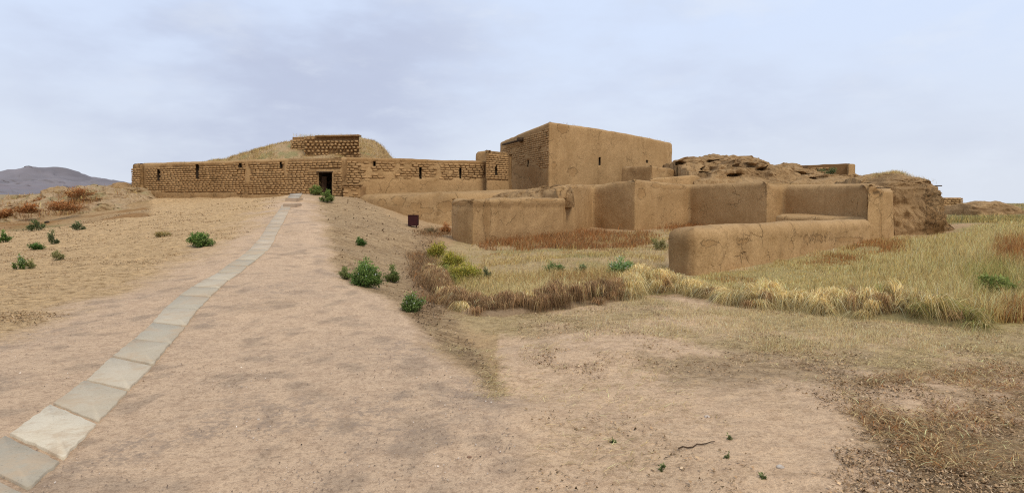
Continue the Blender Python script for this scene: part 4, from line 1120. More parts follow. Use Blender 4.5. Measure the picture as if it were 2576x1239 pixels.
c1 = pick([STRAW, (.62, .49, .27), (.48, .36, .18), OLV], [4, 3, 3, 1.2], n)
c1 = np.where((rng.random(n) < .6*pip(px, py, R_DARK))[:, None], pick([BRN, (.32, .2, .1), RUST], [3, 3, 1], n), c1)
up = rng.random(n) < .35*ss(950, 850, py)+.05
parts = [stand(x[up], y[up], .045, .4, c1[up], .0035, .5)]
dn = ~up; nn_ = dn.sum(); an = rng.normal(size=nn_)*.9; L = .05+.08*rng.random(nn_)
z2 = hz(x[dn], y[dn])+.004
parts.append(blades(np.stack([x[dn], y[dn], z2], 1), .012*rng.random(nn_)+.006, np.stack([np.cos(an)*L, np.sin(an)*L], 1), .0035+.002*rng.random(nn_), c1[dn], 2, .9))
xs_, ys_, zs_, pxs_, pys_ = sample(1350, 2760, 6.3, 9.6, 90000, lambda px, py, x, y: pip(*jit(px, py, x, y, 24, 1.3, 8), R_STUB)*ss(-.35, .3, fbm(x, y, 0, 4, 2.3, 141)+.25*ss(850, 790, py))*(.35+.65*ss(1550, 1700, px)), 1.1)
parts.append(stand(xs_, ys_, .04+.03*rng.random(len(xs_)), .3, pick([STRAW, (.9, .72, .42), (.62, .46, .22)], [3, 2, 2], len(xs_)), .0035, .6))
grass_obj('straw_litter', parts, 'pale cut straw and stubble scattered over the bare foreground earth')

# dry leaf litter and clods
def flakes(x, y, size, cols, tilt=.5, lift=.006):
    n = len(x); z = hz(x, y)+lift
    a = rng.random(n)*6.283; tz = rng.normal(size=(n, 4))*tilt
    V = np.zeros((n, 4, 3))
    for k_ in range(4):
        aa = a+k_*math.pi/2+rng.normal(size=n)*.25; r = size*(.6+.6*rng.random(n))*(1 if k_ % 2 else .55)
        V[:, k_, 0] = x+np.cos(aa)*r; V[:, k_, 1] = y+np.sin(aa)*r; V[:, k_, 2] = z+np.abs(tz[:, k_])*size
    Q = (np.arange(n)[:, None]*4+np.arange(4)[None])
    return V.reshape(-1, 3), Q, np.repeat(cols, 4, 0)
def d_lit(px, py, x, y):
    qx, qy = jit(px, py, x, y, 30, 1.3, 9)
    f = fbm(x, y, 0, 4, 2.2, 115)
    d = pip(qx, qy, R_DARK)*ss(-.1, .35, f)*.45
    d = np.maximum(d, pip(qx, qy, R_STUB)*.55*ss(-.1, .3, f))
    d = np.maximum(d, (px > 1320)*(py > 820)*.30*ss(-.15, .45, f)*(1-.8*ss(2150, 2050, px)*ss(930, 1000, py)))
    d = np.maximum(d, (px > 2000)*(py > 850)*.6*ss(.0, .3, f))
    d = np.maximum(d, blob(px, py, 1430, 905, 110, 35)*.8*ss(-.2, .2, f))
    return d
x, y, z, px, py = sample(1300, 2760, 3.2, 10, 190000, d_lit, 1.2)
n = len(x)
parts = [flakes(x, y, .004+.012*rng.random(n)**1.6, pick([(.40, .25, .13), (.46, .31, .17), (.22, .14, .07), (.50, .36, .22)], [4, 3, 2, 2], n), .6)]
# left plain litter
def d_left(px, py, x, y):
    qx, qy = jit(px, py, x, y, 40, .8, 10)
    f = fbm(x*.6, y*1.5, 0, 4, 1.6, 117)
    return (~pip(qx, qy, R_TRACK))*(px < 760)*ss(-.05, .3, f)*.8
x, y, z, px, py = sample(-120, 760, 5, 32, 90000, d_left, 1.3)
n = len(x)
parts.append(flakes(x, y, (.008+.010*rng.random(n))*np.maximum(1, y/12), pick([(.34, .215, .115), BRN, (.46, .33, .19), (.24, .15, .08)], [4, 3, 3, 2], n), .55))
# embankment slope litter
x, y, z, px, py = sample(800, 1330, 4.2, 34, 50000, lambda px, py, x, y: pip(*jit(px, py, x, y, 14, 1, 12), R_SLOPE)*.05+blob(px, py, 1075, 700, 50, 110)*.6, 1.3)
n = len(x)
parts.append(flakes(x, y, (.012+.013*rng.random(n))*np.maximum(1, y/10), pick([(.26, .17, .095), (.36, .25, .15), (.19, .12, .065)], [3, 3, 2], n), .7))
# crumbs on the track
x, y, z, px, py = sample(-100, 1400, 3.0, 14, 32000, lambda px, py, x, y: pip(px, py, R_TRACK)*.40*ss(-.25, .5, fbm(x, y, 0, 3, 1.5, 119)), 1.2)
n = len(x)
parts.append(flakes(x, y, .004+.006*rng.random(n), pick([(.25, .17, .12), (.62, .52, .42), (.38, .28, .2)], [3, 1, 2], n), .5))
o = grass_obj('leaf_litter', parts, 'dry brown leaf litter and earth crumbs over the ground', M_litter); o['category'] = 'litter'

# curved dry stalks in the dark patch
x, y, z, px, py = sample(2050, 2760, 3.3, 7, 16000, lambda px, py, x, y: pip(*jit(px, py, x, y, 30, 1.3, 9), R_DARK)*ss(-.1, .35, fbm(x, y, 0, 4, 1.6, 120)), 1.1)
n = len(x); an = rng.random(n)*6.28; L = .06+.12*rng.random(n)
parts = [blades(np.stack([x, y, hz(x, y)+.008], 1), .01+.03*rng.random(n), np.stack([np.cos(an)*L, np.sin(an)*L], 1), .004+.003*rng.random(n), pick([(.50, .33, .15), (.36, .2, .09), RUST, STRAW], [3, 3, 1.5, 3], n), 3, .9)]
o = grass_obj('dry_stalks', parts, 'tangle of brown dry stalks on the dark patch at lower right'); o['category'] = 'dry stalks'

# raked windrow of cut grass
WR = [(1075, 690), (1105, 745), (1160, 783), (1250, 792), (1340, 782), (1450, 770), (1550, 755), (1620, 742), (1700, 738), (1780, 752), (1850, 770), (1960, 776), (2080, 790), (2200, 800), (2320, 812), (2440, 822)]
wg = np.array([ground_at_px(*p)[:2] for p in WR])
wl = np.concatenate([[0], np.cumsum(np.linalg.norm(np.diff(wg, axis=0), axis=1))])
nc, per = 620, 170
cs_ = rng.random(nc)*wl[-1]; cv_ = np.clip(rng.normal(size=nc)*.5, -1, 1)
ccx, ccy = np.interp(cs_, wl, wg[:, 0]), np.interp(cs_, wl, wg[:, 1])+.28+cv_*.40+.16*fbm(cs_, cs_*0, 0, 3, 1.6, 160)
cp0 = proj(ccx, ccy, 0*ccx)[0]; brown = cp0 < 1570
cH = np.where(brown, .12, .17)*(.6+.8*rng.random(nc))*(1+.9*fbm(ccx, ccy*0, 0, 3, 1.3, 123)).clip(.25, 2)*np.sqrt(np.clip(1.15-cv_**2, .1, 1))
cA = np.where(rng.random(nc) < .45, rng.random(nc)*6.283, -math.pi/2+rng.normal(size=nc)*.9)
cL = np.where(brown, .17, .27)*(.45+1.0*rng.random(nc))
cB = rng.random(nc)
n = nc*per; ii = np.repeat(np.arange(nc), per)
x = ccx[ii]+rng.normal(size=n)*.05; y = ccy[ii]+rng.normal(size=n)*.05
an = cA[ii]+rng.normal(size=n)*.55
L = cL[ii]*(.5+.8*rng.random(n))
cw = pick([STRAW, (.92, .72, .40), YEL, OLV], [4, 3, 3, 1.5], n)
g_ = rng.random(nc) < ss(2100, 2400, cp0)*.55
cw = np.where((g_[ii] & (rng.random(n) < .7))[:, None], pick([(.34, .34, .10), GRN, OLV], [3, 2, 3], n), cw)
dk_ = (rng.random(nc) < np.where(brown, .92, .12))
cw = np.where((dk_[ii] & (rng.random(n) < .92))[:, None], pick([BRN, (.26, .14, .07), (.48, .30, .15)], [3, 2, 3], n), cw)
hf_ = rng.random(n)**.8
cw = cw*((.8+.5*cB[ii])*(.42+.85*hf_))[:, None]  # low strands darker, high ones lighter: shade within the heap painted in
zz = hz(x, y)+cH[ii]*(.25+.85*hf_)
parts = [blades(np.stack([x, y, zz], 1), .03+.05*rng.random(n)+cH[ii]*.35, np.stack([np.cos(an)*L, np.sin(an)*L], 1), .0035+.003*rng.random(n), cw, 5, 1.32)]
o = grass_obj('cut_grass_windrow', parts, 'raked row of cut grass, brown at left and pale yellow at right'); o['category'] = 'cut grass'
# earth core of the windrow so that it is a heap
ns, nv = 300, 14
S_, V_ = np.meshgrid(np.linspace(0, wl[-1], ns), np.linspace(-1, 1, nv))
X_ = np.interp(S_, wl, wg[:, 0]); Y_ = np.interp(S_, wl, wg[:, 1])+.25+V_*.40
p0 = proj(X_, Y_, 0*X_)[0]
hh_ = .6*(.11+.12*ss(1640, 1750, p0)+.05*(p0 < 1600))*(1+.6*fbm(X_, Y_, 0, 3, 1.5, 123)).clip(.2, 2)*np.sqrt(1-V_**2)*.8
Z_ = hz(X_, Y_)+hh_-.02+.02*fbm(X_, Y_, 0, 3, 9, 3)
idx = np.arange(ns*nv).reshape(nv, ns)
Q = np.stack([idx[:-1, :-1], idx[:-1, 1:], idx[1:, 1:], idx[1:, :-1]], -1).reshape(-1, 4)
cc = np.where((p0 < 1600).ravel()[:, None], np.array((.27, .18, .10)), np.array((.26, .205, .09)))
o = mesh_np('matted_hay', np.stack([X_.ravel(), Y_.ravel(), Z_.ravel()], 1), Q, M_litter, col=cc, smooth=True)
tag(o, 'matted brown hay at the bottom of the raked row', 'hay', kind='stuff')

# dry tangle along the toe of the embankment
def d_toe(px, py, x, y):
    return np.clip(blob(px, py, 1065, 650, 38, 70)+blob(px, py, 1100, 740, 45, 45)+blob(px, py, 1110, 582, 45, 16), 0, 1)*ss(-.3, .2, fbm(x, y, 0, 3, 1.2, 127))
x, y, z, px, py = sample(1000, 1190, 8.5, 30, 30000, d_toe, 1.2)
n = len(x); an = rng.random(n)*6.28; L = (.10+.15*rng.random(n))
parts = [blades(np.stack([x, y, hz(x, y)], 1), (.05+.12*rng.random(n)), np.stack([np.cos(an)*L, np.sin(an)*L], 1), (.005+.003*rng.random(n))*np.maximum(1, y/13), pick([BRN, (.36, .23, .12), (.2, .12, .06), RUST], [4, 3, 2, 1], n), 3, .85)]
o = grass_obj('dry_weeds', parts, 'brown dead weeds along the foot of the embankment'); o['category'] = 'dry weeds'

# far right, left bank and mound grass: rooted on given surfaces
def on_surface(V, n, dens, hh, pal, w, wid, lean=.3):
    i = rng.integers(0, len(V), n); p = V[i]+rng.normal(size=(n, 3))*np.array([.12, .12, .01])
    px, py = proj(p[:, 0], p[:, 1], p[:, 2])
    k = rng.random(n) < dens(px, py, p)
    p = p[k]; m = len(p)
    h = hh*(1+.35*rng.normal(size=m)).clip(.3, 2); la = rng.random(m)*6.28; lr = h*lean*np.abs(rng.normal(size=m))
    return blades(p-np.array([0, 0, .04]), h, np.stack([np.cos(la)*lr, np.sin(la)*lr], 1), wid*(.6+.8*rng.random(m)), pick(pal, w, m), 2)
parts = [on_surface(gmV, 60000, lambda px, py, p: (p[:, 2] > 4)*ss(-.3, .2, fbm(p[:, 0], p[:, 1], 0, 3, .7, 130)), .17, [YEL, STRAW, BRN, OLV], [3, 1.5, 4, 2.5], .02, .5)]
parts.append(on_surface(gmV, 5000, lambda px, py, p: (p[:, 2] > 4)*ss(.0, .3, fbm(p[:, 0], p[:, 1], 0, 3, .7, 131))*(px > 900), .22, [OLV, GRN], [2, 1], .02))
grass_obj('mound_grass', parts, 'dry golden grass covering the mound behind the gate')
# grass on the flat top of the stub
n = 700; xx = rng.uniform(XY(745, 46)[0], XY(903, 46)[0], n); yy = rng.uniform(45.2, 47.5, n)
gsel = fbm(xx, yy*0, 0, 2, .7, 132) > -.25; xx, yy = xx[gsel], yy[gsel]; n = len(xx)
h = .16+.22*rng.random(n); an = rng.random(n)*6.28
b_ = blades(np.stack([xx, yy, np.full(n, zk-.03)], 1), h, np.stack([np.cos(an)*.12, np.sin(an)*.12], 1), .012+.008*rng.random(n), pick([STRAW, OLV, YEL], [3, 3, 1], n), 2)
grass_obj('stub_top_grass', [b_], 'thin pale weeds growing on top of the brick stub')
parts = [on_surface(rmV, 90000, lambda px, py, p: .5*ss(2.35, 2.9, p[:, 2]+.3*fbm(p[:, 0], p[:, 1], 0, 3, 1.5, 139))*(px > 2150)*ss(.0, .4, fbm(p[:, 0], p[:, 1], 0, 3, 1.4, 133)+ .2*(px > 2250)), .15, [STRAW, YEL, (.62, .5, .28)], [3, 2, 2], .012, .6)]
grass_obj('cap_grass', parts, 'straw coloured grass on the crown of the weathered mud mass')
def d_lb(px, py, p):
    n_ = fbm(p[:, 0], p[:, 1], p[:, 2], 3, .6, 134)
    return np.clip(np.maximum.reduce([blob(px, py, 190, 500, 55, 26), blob(px, py, 145, 528, 80, 20), .8*blob(px, py, 60, 535, 110, 26)])*1.2+n_*.8-.1, 0, 1)
parts = [on_surface(lbV, 70000, d_lb, .28, [RUST, (.34, .18, .07), BRN, YEL], [3, 3, 2, 2], .022, .5),
         on_surface(lbV, 30000, lambda px, py, p: ss(.1, .4, fbm(p[:, 0], p[:, 1], 0, 3, .5, 135))*.8, .18, [YEL, OLV, STRAW], [3, 2, 2], .018, .5)]
grass_obj('bank_scrub', parts, 'rust brown scrub and dry grass on the earth bank at left')
def d_fr(px, py, x, y): return (px > 2370)*ss(-.3, .2, fbm(x, y, 0, 3, .4, 136))*(y > 24)
x, y, z, px, py = sample(2370, 2800, 22, 80, 50000, d_fr, 1.4)
parts = [stand(x, y, .22, .35, pick([OLV, YEL, (.3, .27, .12), GRN], [3, 3, 3, 1], len(x)), .01, .4)]
grass_obj('steppe_grass', parts, 'olive and straw steppe grass stretching to the right horizon')
# thin weeds on top of walls
parts = []
for (a0, a1, zz, cnt, hh) in [(G0, G1, 4.1, 260, .10), (A0, A1, 4.13, 90, .09), (B1, B2, None, 150, .12)]:
    t = rng.random(cnt); t = t[fbm(t*9, t*0, 0, 2, 1, 138) > -.1]; cnt = len(t)
    X = a0[0]+(a1[0]-a0[0])*t; Y = a0[1]+(a1[1]-a0[1])*t+.35
    Zz = np.full(cnt, zz-.03) if zz else zc+(zr-zc)*t+.06
    an = rng.random(cnt)*6.28
    parts.append(blades(np.stack([X, Y, Zz], 1), hh*(.4+1.2*rng.random(cnt)), np.stack([np.cos(an)*.05, np.sin(an)*.05], 1), np.full(cnt, .014), pick([YEL, OLV, BRN], [2, 2, 2], cnt), 2))
grass_obj('parapet_weeds', parts, 'sparse thin weeds along the tops of the mud walls')

# ------------------------------------------------------------------ bushes
def bush(px, py, w, h, label, cols=None, leaf=.03, nleaf=1500, d=None, group=None, flowers=0, zfix=None, name='bush', cat='bush', flat=0.0, seed=0):
    if d is None: x0, d, z0 = ground_at_px(px, py)
    else: x0 = XY(px, d)[0]; z0 = zfix if zfix is not None else zt(py, d)
    W, Hh = w/F*d, h/F*d
    r = np.random.default_rng(int(px*7+py)+seed)
    root = tag(empty(name, (x0, d, z0)), label, cat, group)
    nst = max(7, int(nleaf/90))
    tips = []; Vs = []; Qs = []; n0 = 0
    for i in range(nst):
        a = r.random()*6.283; rr = W*.5*math.sqrt(r.random()); hh = Hh*(.45+.75*r.random())*math.sqrt(max(.15, 1-(rr/(W*.52))**2))
        tip = np.array([math.cos(a)*rr, math.sin(a)*rr*.9, hh])
        b0_ = np.array([math.cos(a)*rr*.25, math.sin(a)*rr*.25, -.03]); side = np.array([-math.sin(a), math.cos(a), 0])
        tips.append((b0_, tip))
        wd = .004*max(1, d/10)
        for k_ in range(3):
            t = k_/2; c = b0_+(tip-b0_)*np.array([t, t, t**.8]); Vs += [c-side*wd*(1-.6*t), c+side*wd*(1-.6*t)]
        Qs += [[n0, n0+1, n0+3, n0+2], [n0+2, n0+3, n0+5, n0+4]]; n0 += 6
    base = np.array([x0, d, z0])
    mesh_np('stems', np.array(Vs)+base, Qs, M_litter, root, col=np.tile((.14, .15, .06), (len(Vs), 1)))
    si = r.integers(0, nst, nleaf); t = .25+.8*r.random(nleaf)**.7
    B = np.array([q[0] for q in tips])[si]; T_ = np.array([q[1] for q in tips])[si]
    c = B+(T_-B)*np.stack([t, t, t**.8], 1)+r.normal(size=(nleaf, 3))*np.array([.07, .07, .05])*W*1.0
    c[:, 2] = np.maximum(c[:, 2], .005)
    ax = r.normal(size=(nleaf, 3)); ax[:, 2] += .5; ax /= np.linalg.norm(ax, axis=1)[:, None]
    bx = np.cross(ax, r.normal(size=(nleaf, 3))); bx /= np.linalg.norm(bx, axis=1)[:, None]
    s1 = leaf*(.6+.8*r.random(nleaf))[:, None]
    V = np.stack([c, c+ax*s1*.5+bx*s1*.22, c+ax*s1, c+ax*s1*.5-bx*s1*.22], 1)
    cols = cols or [(.075, .15, .035), (.11, .20, .05), (.05, .10, .03), (.16, .24, .08)]
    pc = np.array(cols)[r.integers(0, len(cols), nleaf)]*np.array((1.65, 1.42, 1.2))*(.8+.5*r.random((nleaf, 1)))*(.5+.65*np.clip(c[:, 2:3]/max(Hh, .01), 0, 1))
    if flowers:
        m = (r.random(nleaf) < flowers) & (c[:, 2] > Hh*.45); pc[m] = (.62, .64, .55)
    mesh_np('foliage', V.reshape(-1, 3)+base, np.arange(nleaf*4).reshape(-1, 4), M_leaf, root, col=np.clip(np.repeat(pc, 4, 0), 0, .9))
    return root
PALE = [(.20, .23, .10), (.15, .19, .07), (.26, .26, .12)]
YG = [(.24, .25, .04), (.28, .28, .05), (.16, .20, .04), (.30, .27, .07)]
DUS = [(.10, .14, .07), (.14, .17, .09), (.07, .10, .05)]
bush(505, 619, 62, 30, 'dense green bush alone on the left plain, nearest the slab path', leaf=.06, nleaf=2600)
bush(90, 579, 36, 22, 'green bush at the foot of the rust scrub bank at far left', leaf=.08, nleaf=900, cols=DUS+[(.12, .18, .06)])
bush(198, 578, 34, 18, 'dark green little bush on the lip of the plain below the sandy slope', leaf=.07, nleaf=700, cols=DUS)
bush(9, 609, 28, 28, 'green bush cut by the left edge of the picture', leaf=.06, nleaf=900)
bush(88, 628, 38, 15, 'low flat dark green bush on the left plain', leaf=.05, nleaf=1200, cols=[(.05, .11, .03), (.08, .15, .04)])
bush(131, 614, 26, 30, 'upright narrow dusty green bush on the left plain', leaf=.05, nleaf=900, cols=DUS)
bush(145, 655, 30, 32, 'pale feathery green bush right below the upright one', leaf=.035, nleaf=700, cols=PALE)
bush(50, 677, 34, 30, 'green bush with white blossoms in the left foreground plain', leaf=.035, nleaf=1100, flowers=.10)
bush(76, 676, 28, 26, 'pale thin bush touching the white blossomed one', leaf=.03, nleaf=600, cols=PALE)
bush(410, 596, 36, 20, 'straggly yellowish dry bush on the middle of the left plain', leaf=.05, nleaf=500, cols=[(.30, .25, .11), (.22, .21, .09)])
bush(795, 491, 30, 22, 'leafy bush just left of the doorway at the head of the path', leaf=.08, nleaf=1300, cols=[(.12, .18, .05), (.17, .23, .07), (.09, .14, .04)])
bush(822, 508, 34, 26, 'green bush below the doorway on the brink of the embankment', leaf=.08, nleaf=1300, cols=[(.10, .17, .045), (.14, .21, .06), (.07, .12, .03)])
bush(905, 618, 30, 21, 'small dark green bush halfway down the embankment slope', leaf=.045, nleaf=1100, cols=[(.05, .11, .03), (.08, .15, .04)])
bush(920, 722, 76, 62, 'largest bright green bush on the embankment shoulder', leaf=.035, nleaf=5000, flowers=.02)
bush(918, 700, 34, 50, 'tall bright green tuft rising behind the largest bush', leaf=.035, nleaf=1500, seed=3)
bush(868, 702, 36, 30, 'dusty green bush left of the largest bush', leaf=.03, nleaf=1300, cols=[(.13, .18, .07), (.18, .22, .09)])
bush(986, 708, 42, 36, 'dark leafy bush on the slope right of the largest bush', leaf=.035, nleaf=1800, cols=[(.07, .12, .035), (.11, .17, .05), (.15, .17, .07)])
bush(1040, 786, 58, 46, 'green bush speckled white at the foot of the embankment, in front of the raked row', leaf=.028, nleaf=2800, flowers=.04, cols=[(.08, .14, .04), (.12, .19, .06)])
bush(1395, 686, 52, 24, 'low spreading green bush, left one of three in the court', leaf=.035, nleaf=1500, cols=[(.08, .15, .05), (.12, .19, .07)])
bush(1462, 689, 32, 24, 'small grey green bush between the two wider court bushes', leaf=.032, nleaf=900, cols=[(.12, .17, .08), (.17, .21, .11)])
bush(1561, 692, 68, 42, 'round bright green bush with pale blossoms in the middle of the court', leaf=.035, nleaf=3200, flowers=.12, cols=[(.09, .19, .05), (.14, .26, .08), (.19, .30, .12)])
bush(1655, 628, 44, 30, 'faded green bush beside the left end of the foreground wall', leaf=.05, nleaf=900, cols=[(.22, .22, .10), (.17, .19, .08)])
bush(1222, 702, 26, 30, 'small dark upright bush right of the yellow green clumps', leaf=.035, nleaf=700, cols=DUS)
bush(1100, 648, 50, 36, 'upper clump of bright yellow green weeds by the embankment foot', leaf=.05, nleaf=2600, cols=YG)
bush(1136, 668, 56, 30, 'middle clump of bright yellow green weeds', leaf=.045, nleaf=2800, cols=YG)
bush(1165, 702, 90, 36, 'lowest and widest clump of yellow green weeds', leaf=.04, nleaf=4200, cols=YG)
bush(1120, 712, 50, 40, 'olive green bush left of the widest yellow green clump', leaf=.035, nleaf=2200, cols=[(.16, .20, .06), (.24, .27, .08), (.12, .16, .05)])
RS = [(.23, .10, .035), (.30, .14, .05), (.20, .11, .05), (.32, .20, .09)]
for (bx_, by_, bw_, bh_, bl_) in [(200, 498, 62, 22, 'rust brown scrub bush high on the earth bank at left'), (160, 530, 80, 22, 'widest rust brown scrub bush on the middle of the earth bank'),
                                  (70, 535, 60, 18, 'rust scrub bush low on the earth bank near the left edge'), (95, 512, 34, 12, 'small rust scrub bush above the others on the far left bank'), (12, 545, 40, 16, 'rust scrub bush cut by the left picture edge')]:
    bush(bx_, by_, bw_, bh_, bl_, leaf=.10, nleaf=1500, cols=RS, d=34 if by_ > 520 else 38, name='dry_scrub')
bush(1080, 588, 34, 16, 'greyish brown dead bush between the maroon box and the waist high wall', leaf=.06, nleaf=600, cols=[(.20, .15, .09), (.13, .13, .07)])
bush(1118, 590, 36, 26, 'reddish brown dry bush against the end of the waist high wall', leaf=.06, nleaf=1600, cols=[(.24, .12, .05), (.32, .18, .08)])
bush(2500, 748, 84, 52, 'dense green grass clump in the tall meadow at right', leaf=.07, nleaf=2600, cols=[(.12, .18, .05), (.17, .22, .07), (.22, .26, .10)])
bush(2082, 440, 50, 20, 'green bush growing in front of the brick ruin on the skyline', leaf=.09, nleaf=900, cols=DUS+[(.10, .16, .05)], d=40.5)
for i_, (sx, sy, sw) in enumerate([(1835, 1107, 14), (1828, 1155, 17), (1664, 1183, 15), (1917, 1206, 17), (1541, 1116, 9)]):
    bush(sx, sy, sw, sw*.9, ['tiny weed sprout on bare earth, topmost of the sprouts', 'tiny weed sprout right of the fallen twig, below the topmost', 'tiny weed sprout leftmost of the lower two', 'tiny weed sprout nearest the lower edge at right', 'tiniest weed sprout in the centre foreground'][i_],
         leaf=.02, nleaf=45, cols=[(.10, .15, .06), (.14, .18, .08)], name='weed_sprout', cat='weed', group='weed sprouts on bare earth')

# ------------------------------------------------------------------ maroon box on legs
x0, d0, z0 = ground_at_px(1040, 571)
d0 = min(d0, 29.5); x0 = XY(1040, d0)[0]; z0 = float(H(np.array([x0]), np.array([d0]))[0])
bxr = tag(empty('rubbish_box', (x0, d0, z0)), 'maroon metal box standing on thin legs at the foot of the plaster bank', 'box')
sc_ = d0/F
w_, h_ = 25*sc_/2, 26*sc_
leg = .045+max(0, (571-571))*sc_
leg = 5*sc_
bm = bmesh.new(); bbox(bm, -w_+.01, w_-.01, -.17, .17, leg, leg+h_); bm_obj('body', bm, M_maroon, bxr, bev=.012)
bm = bmesh.new()
bbox(bm, -w_, w_, -.19, -.172, leg+h_-.035, leg+h_+.012); bbox(bm, -w_, w_, -.19, -.172, leg-.01, leg+.03)
bbox(bm, -w_, -w_+.03, -.19, -.172, leg+.031, leg+h_-.036); bbox(bm, w_-.03, w_, -.19, -.172, leg+.031, leg+h_-.036)
bm_obj('frame', bm, M_maroon, bxr)
for sx in (-.14, .14):
    for sy in (-.12, .12):
        bm = bmesh.new(); bbox(bm, sx-.014, sx+.014, sy-.014, sy+.014, -.25, leg-.001); bm_obj('leg', bm, M_maroon, bxr)

# twig
tw_ = ground_at_px(1706, 1136); te = ground_at_px(1798, 1122)
pts = [np.array([tw_[0]+(te[0]-tw_[0])*t, tw_[1]+(te[1]-tw_[1])*t, 0]) for t in np.linspace(0, 1, 9)]
V = []; Qs = []
for i, p in enumerate(pts):
    z = float(H(np.array([p[0]]), np.array([p[1]]))[0])+.012+.004*math.sin(i*2); r = .006*(1-.06*i); yo = .006*math.sin(i*1.7)
    for k_ in range(5):
        a = k_*1.2566; V.append((p[0], p[1]+yo+math.cos(a)*r, z+math.sin(a)*r))
    if i:
        for k_ in range(5): Qs.append([(i-1)*5+k_, (i-1)*5+(k_+1) % 5, i*5+(k_+1) % 5, i*5+k_])
tag(mesh_np('twig', V, Qs, M_wood), 'thin fallen twig on bare earth in the right foreground', 'twig')
# a few stones
def stone(px, py, r, label, c=(.55, .47, .38)):
    x, y, z = ground_at_px(px, py)
    bm = bmesh.new(); bmesh.ops.create_icosphere(bm, subdivisions=2, radius=r)
    for v in bm.verts:
        v.co *= 1+.25*float(vnoise(v.co.x/r*1.3+px, v.co.y/r*1.3, v.co.z/r*1.3)); v.co.z *= .6
    me = bpy.data.meshes.new('stone'); bm.to_mesh(me); bm.free(); setcol(me, np.tile(c, (len(me.vertices), 1))); me.materials.append(M_litter)
    for p_ in me.polygons: p_.use_smooth = True
    o = bpy.data.objects.new('stone', me); COL.objects.link(o); o.location = (x, y, float(H(np.array([x]), np.array([y]))[0])+r*.2)
    return tag(o, label, 'stone')
stone(1962, 1188, .022, 'pale round pebble in the lower right foreground')
stone(650, 1062, .012, 'tiny white pebble on the track right of the slabs')
stone(1778, 1058, .02, 'flat pale stone in the right foreground, above the twig', (.6, .5, .4))
stone(118, 562, .12, 'dark stone on the bank at the far left', (.06, .045, .03))
stone(1180, 1152, .014, 'reddish clod in the centre foreground', (.28, .17, .11))
stone(2238, 1192, .02, 'grey pebble among the dry stalks at lower right', (.42, .36, .29))

# ------------------------------------------------------------------ camera, light, world
cam = bpy.data.cameras.new('camera'); co = bpy.data.objects.new('camera', cam); COL.objects.link(co); S.camera = co
co.location = (0, 0, CZ); co.rotation_euler = (math.pi/2, 0, 0)
cam.sensor_width = 36; cam.lens = 36*F/2575.0
cam.shift_y = -(1239/2-HZ)/2575.0
cam.clip_start = .05; cam.clip_end = 20000
EL, AZ = math.radians(50), math.radians(148)          # azimuth measured clockwise from +Y
sv = Vector((math.sin(AZ)*math.cos(EL), math.cos(AZ)*math.cos(EL), math.sin(EL)))
sl = bpy.data.lights.new('sun', 'SUN'); sl.energy = 2.1; sl.angle = math.radians(22); sl.color = (1, .93, .82)
so = bpy.data.objects.new('sun', sl); COL.objects.link(so); so.rotation_euler = (-sv).to_track_quat('-Z', 'Y').to_euler()
W = bpy.data.worlds.new('World'); S.world = W; W.use_nodes = True
nt = W.node_tree; nt.nodes.clear(); N = nt.nodes.new; Lk = nt.links.new
out = N('ShaderNodeOutputWorld'); bg = N('ShaderNodeBackground'); Lk(bg.outputs[0], out.inputs[0])
sky = N('ShaderNodeTexSky'); sky.sky_type = 'NISHITA'; sky.sun_disc = False; sky.sun_elevation = EL; sky.sun_rotation = AZ; sky.air_density = 1; sky.dust_density = 2
tc = N('ShaderNodeTexCoord')
def wn(scale, detail, vec, rough=.55):
    n = N('ShaderNodeTexNoise'); n.inputs['Scale'].default_value = scale; n.inputs['Detail'].default_value = detail; n.inputs['Roughness'].default_value = rough; Lk(vec, n.inputs['Vector']); return n.outputs['Fac']
def wr(f, a, b, c=0., d=1.):
    n = N('ShaderNodeMapRange'); n.interpolation_type = 'SMOOTHSTEP'; Lk(f, n.inputs[0])
    for i, v in enumerate((a, b, c, d)): n.inputs[i+1].default_value = v
    return n.outputs[0]
def wmix(f, a, b, mode='MIX'):
    n = N('ShaderNodeMix'); n.data_type = 'RGBA'; n.blend_type = mode
    for s, v in ((n.inputs[0], f), (n.inputs[6], a), (n.inputs[7], b)):
        if isinstance(v, bpy.types.NodeSocket): Lk(v, s)
        elif isinstance(v, tuple): s.default_value = (*v, 1)
        else: s.default_value = v
    return n.outputs[2]
def wm(op, a, b):
    n = N('ShaderNodeMath'); n.operation = op
    for s, v in zip(n.inputs, (a, b)):
        if isinstance(v, bpy.types.NodeSocket): Lk(v, s)
        else: s.default_value = v
    return n.outputs[0]
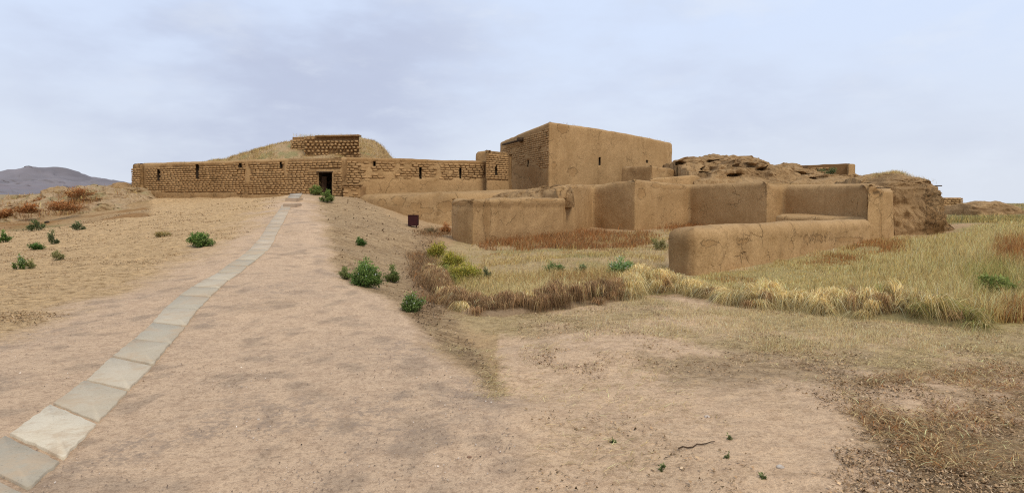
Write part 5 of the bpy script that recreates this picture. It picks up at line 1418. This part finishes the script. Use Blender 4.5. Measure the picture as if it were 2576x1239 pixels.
mp = N('ShaderNodeMapping'); mp.inputs['Scale'].default_value = (1, 1, 2.6); Lk(tc.outputs['Generated'], mp.inputs[0])
sp = N('ShaderNodeSeparateXYZ'); Lk(tc.outputs['Generated'], sp.inputs[0])
K = 10.0
def kk(c): return tuple(v*K for v in lin(c))
up = wr(sp.outputs[2], 0, .30)
cloud = wmix(up, kk((221, 228, 240)), kk((216, 230, 254)))
n1 = wn(2.1, 5, mp.outputs[0]); n2 = wn(6, 6, mp.outputs[0], .6)
nn = wm('ADD', wm('MULTIPLY', n1, .75), wm('MULTIPLY', n2, .25))
cloud = wmix(wr(nn, .42, .64, 0, .6), cloud, kk((205, 213, 231)))
# one broad darker bank of cloud, up and to the left
def bank(cx, cz, rx, rz):
    dx = wm('MULTIPLY', wm('SUBTRACT', sp.outputs[0], cx), 1/rx); dz = wm('MULTIPLY', wm('SUBTRACT', sp.outputs[2], cz), 1/rz)
    r2 = wm('ADD', wm('MULTIPLY', dx, dx), wm('MULTIPLY', dz, dz))
    return wm('MULTIPLY', wr(r2, 0, 1.2, 1, 0), wr(sp.outputs[1], .1, .4))
bf = wm('MULTIPLY', bank(-.33, .19, .34, .24), wr(nn, .38, .58, .15, 1))
cloud = wmix(wm('MULTIPLY', bf, .7), cloud, kk((183, 191, 216)))
bf2 = wm('MULTIPLY', bank(.22, .15, .3, .07), wr(nn, .42, .6, 0, 1))
cloud = wmix(wm('MULTIPLY', bf2, .4), cloud, kk((196, 205, 230)))
cloud = wmix(wr(n2, .48, .74, 0, .4), cloud, kk((232, 240, 252)))
fac = wmix(.95, sky.outputs[0], cloud)
Lk(fac, bg.inputs[0]); bg.inputs[1].default_value = .103
S.view_settings.view_transform = 'Standard'; S.view_settings.look = 'None'; S.view_settings.exposure = 0; S.view_settings.gamma = 1
S.render.engine = 'CYCLES'; S.cycles.max_bounces = 5; S.cycles.use_denoising = False; S.cycles.pixel_filter_type = 'BLACKMAN_HARRIS'; S.cycles.filter_width = 1.15; S.cycles.sample_clamp_indirect = 4
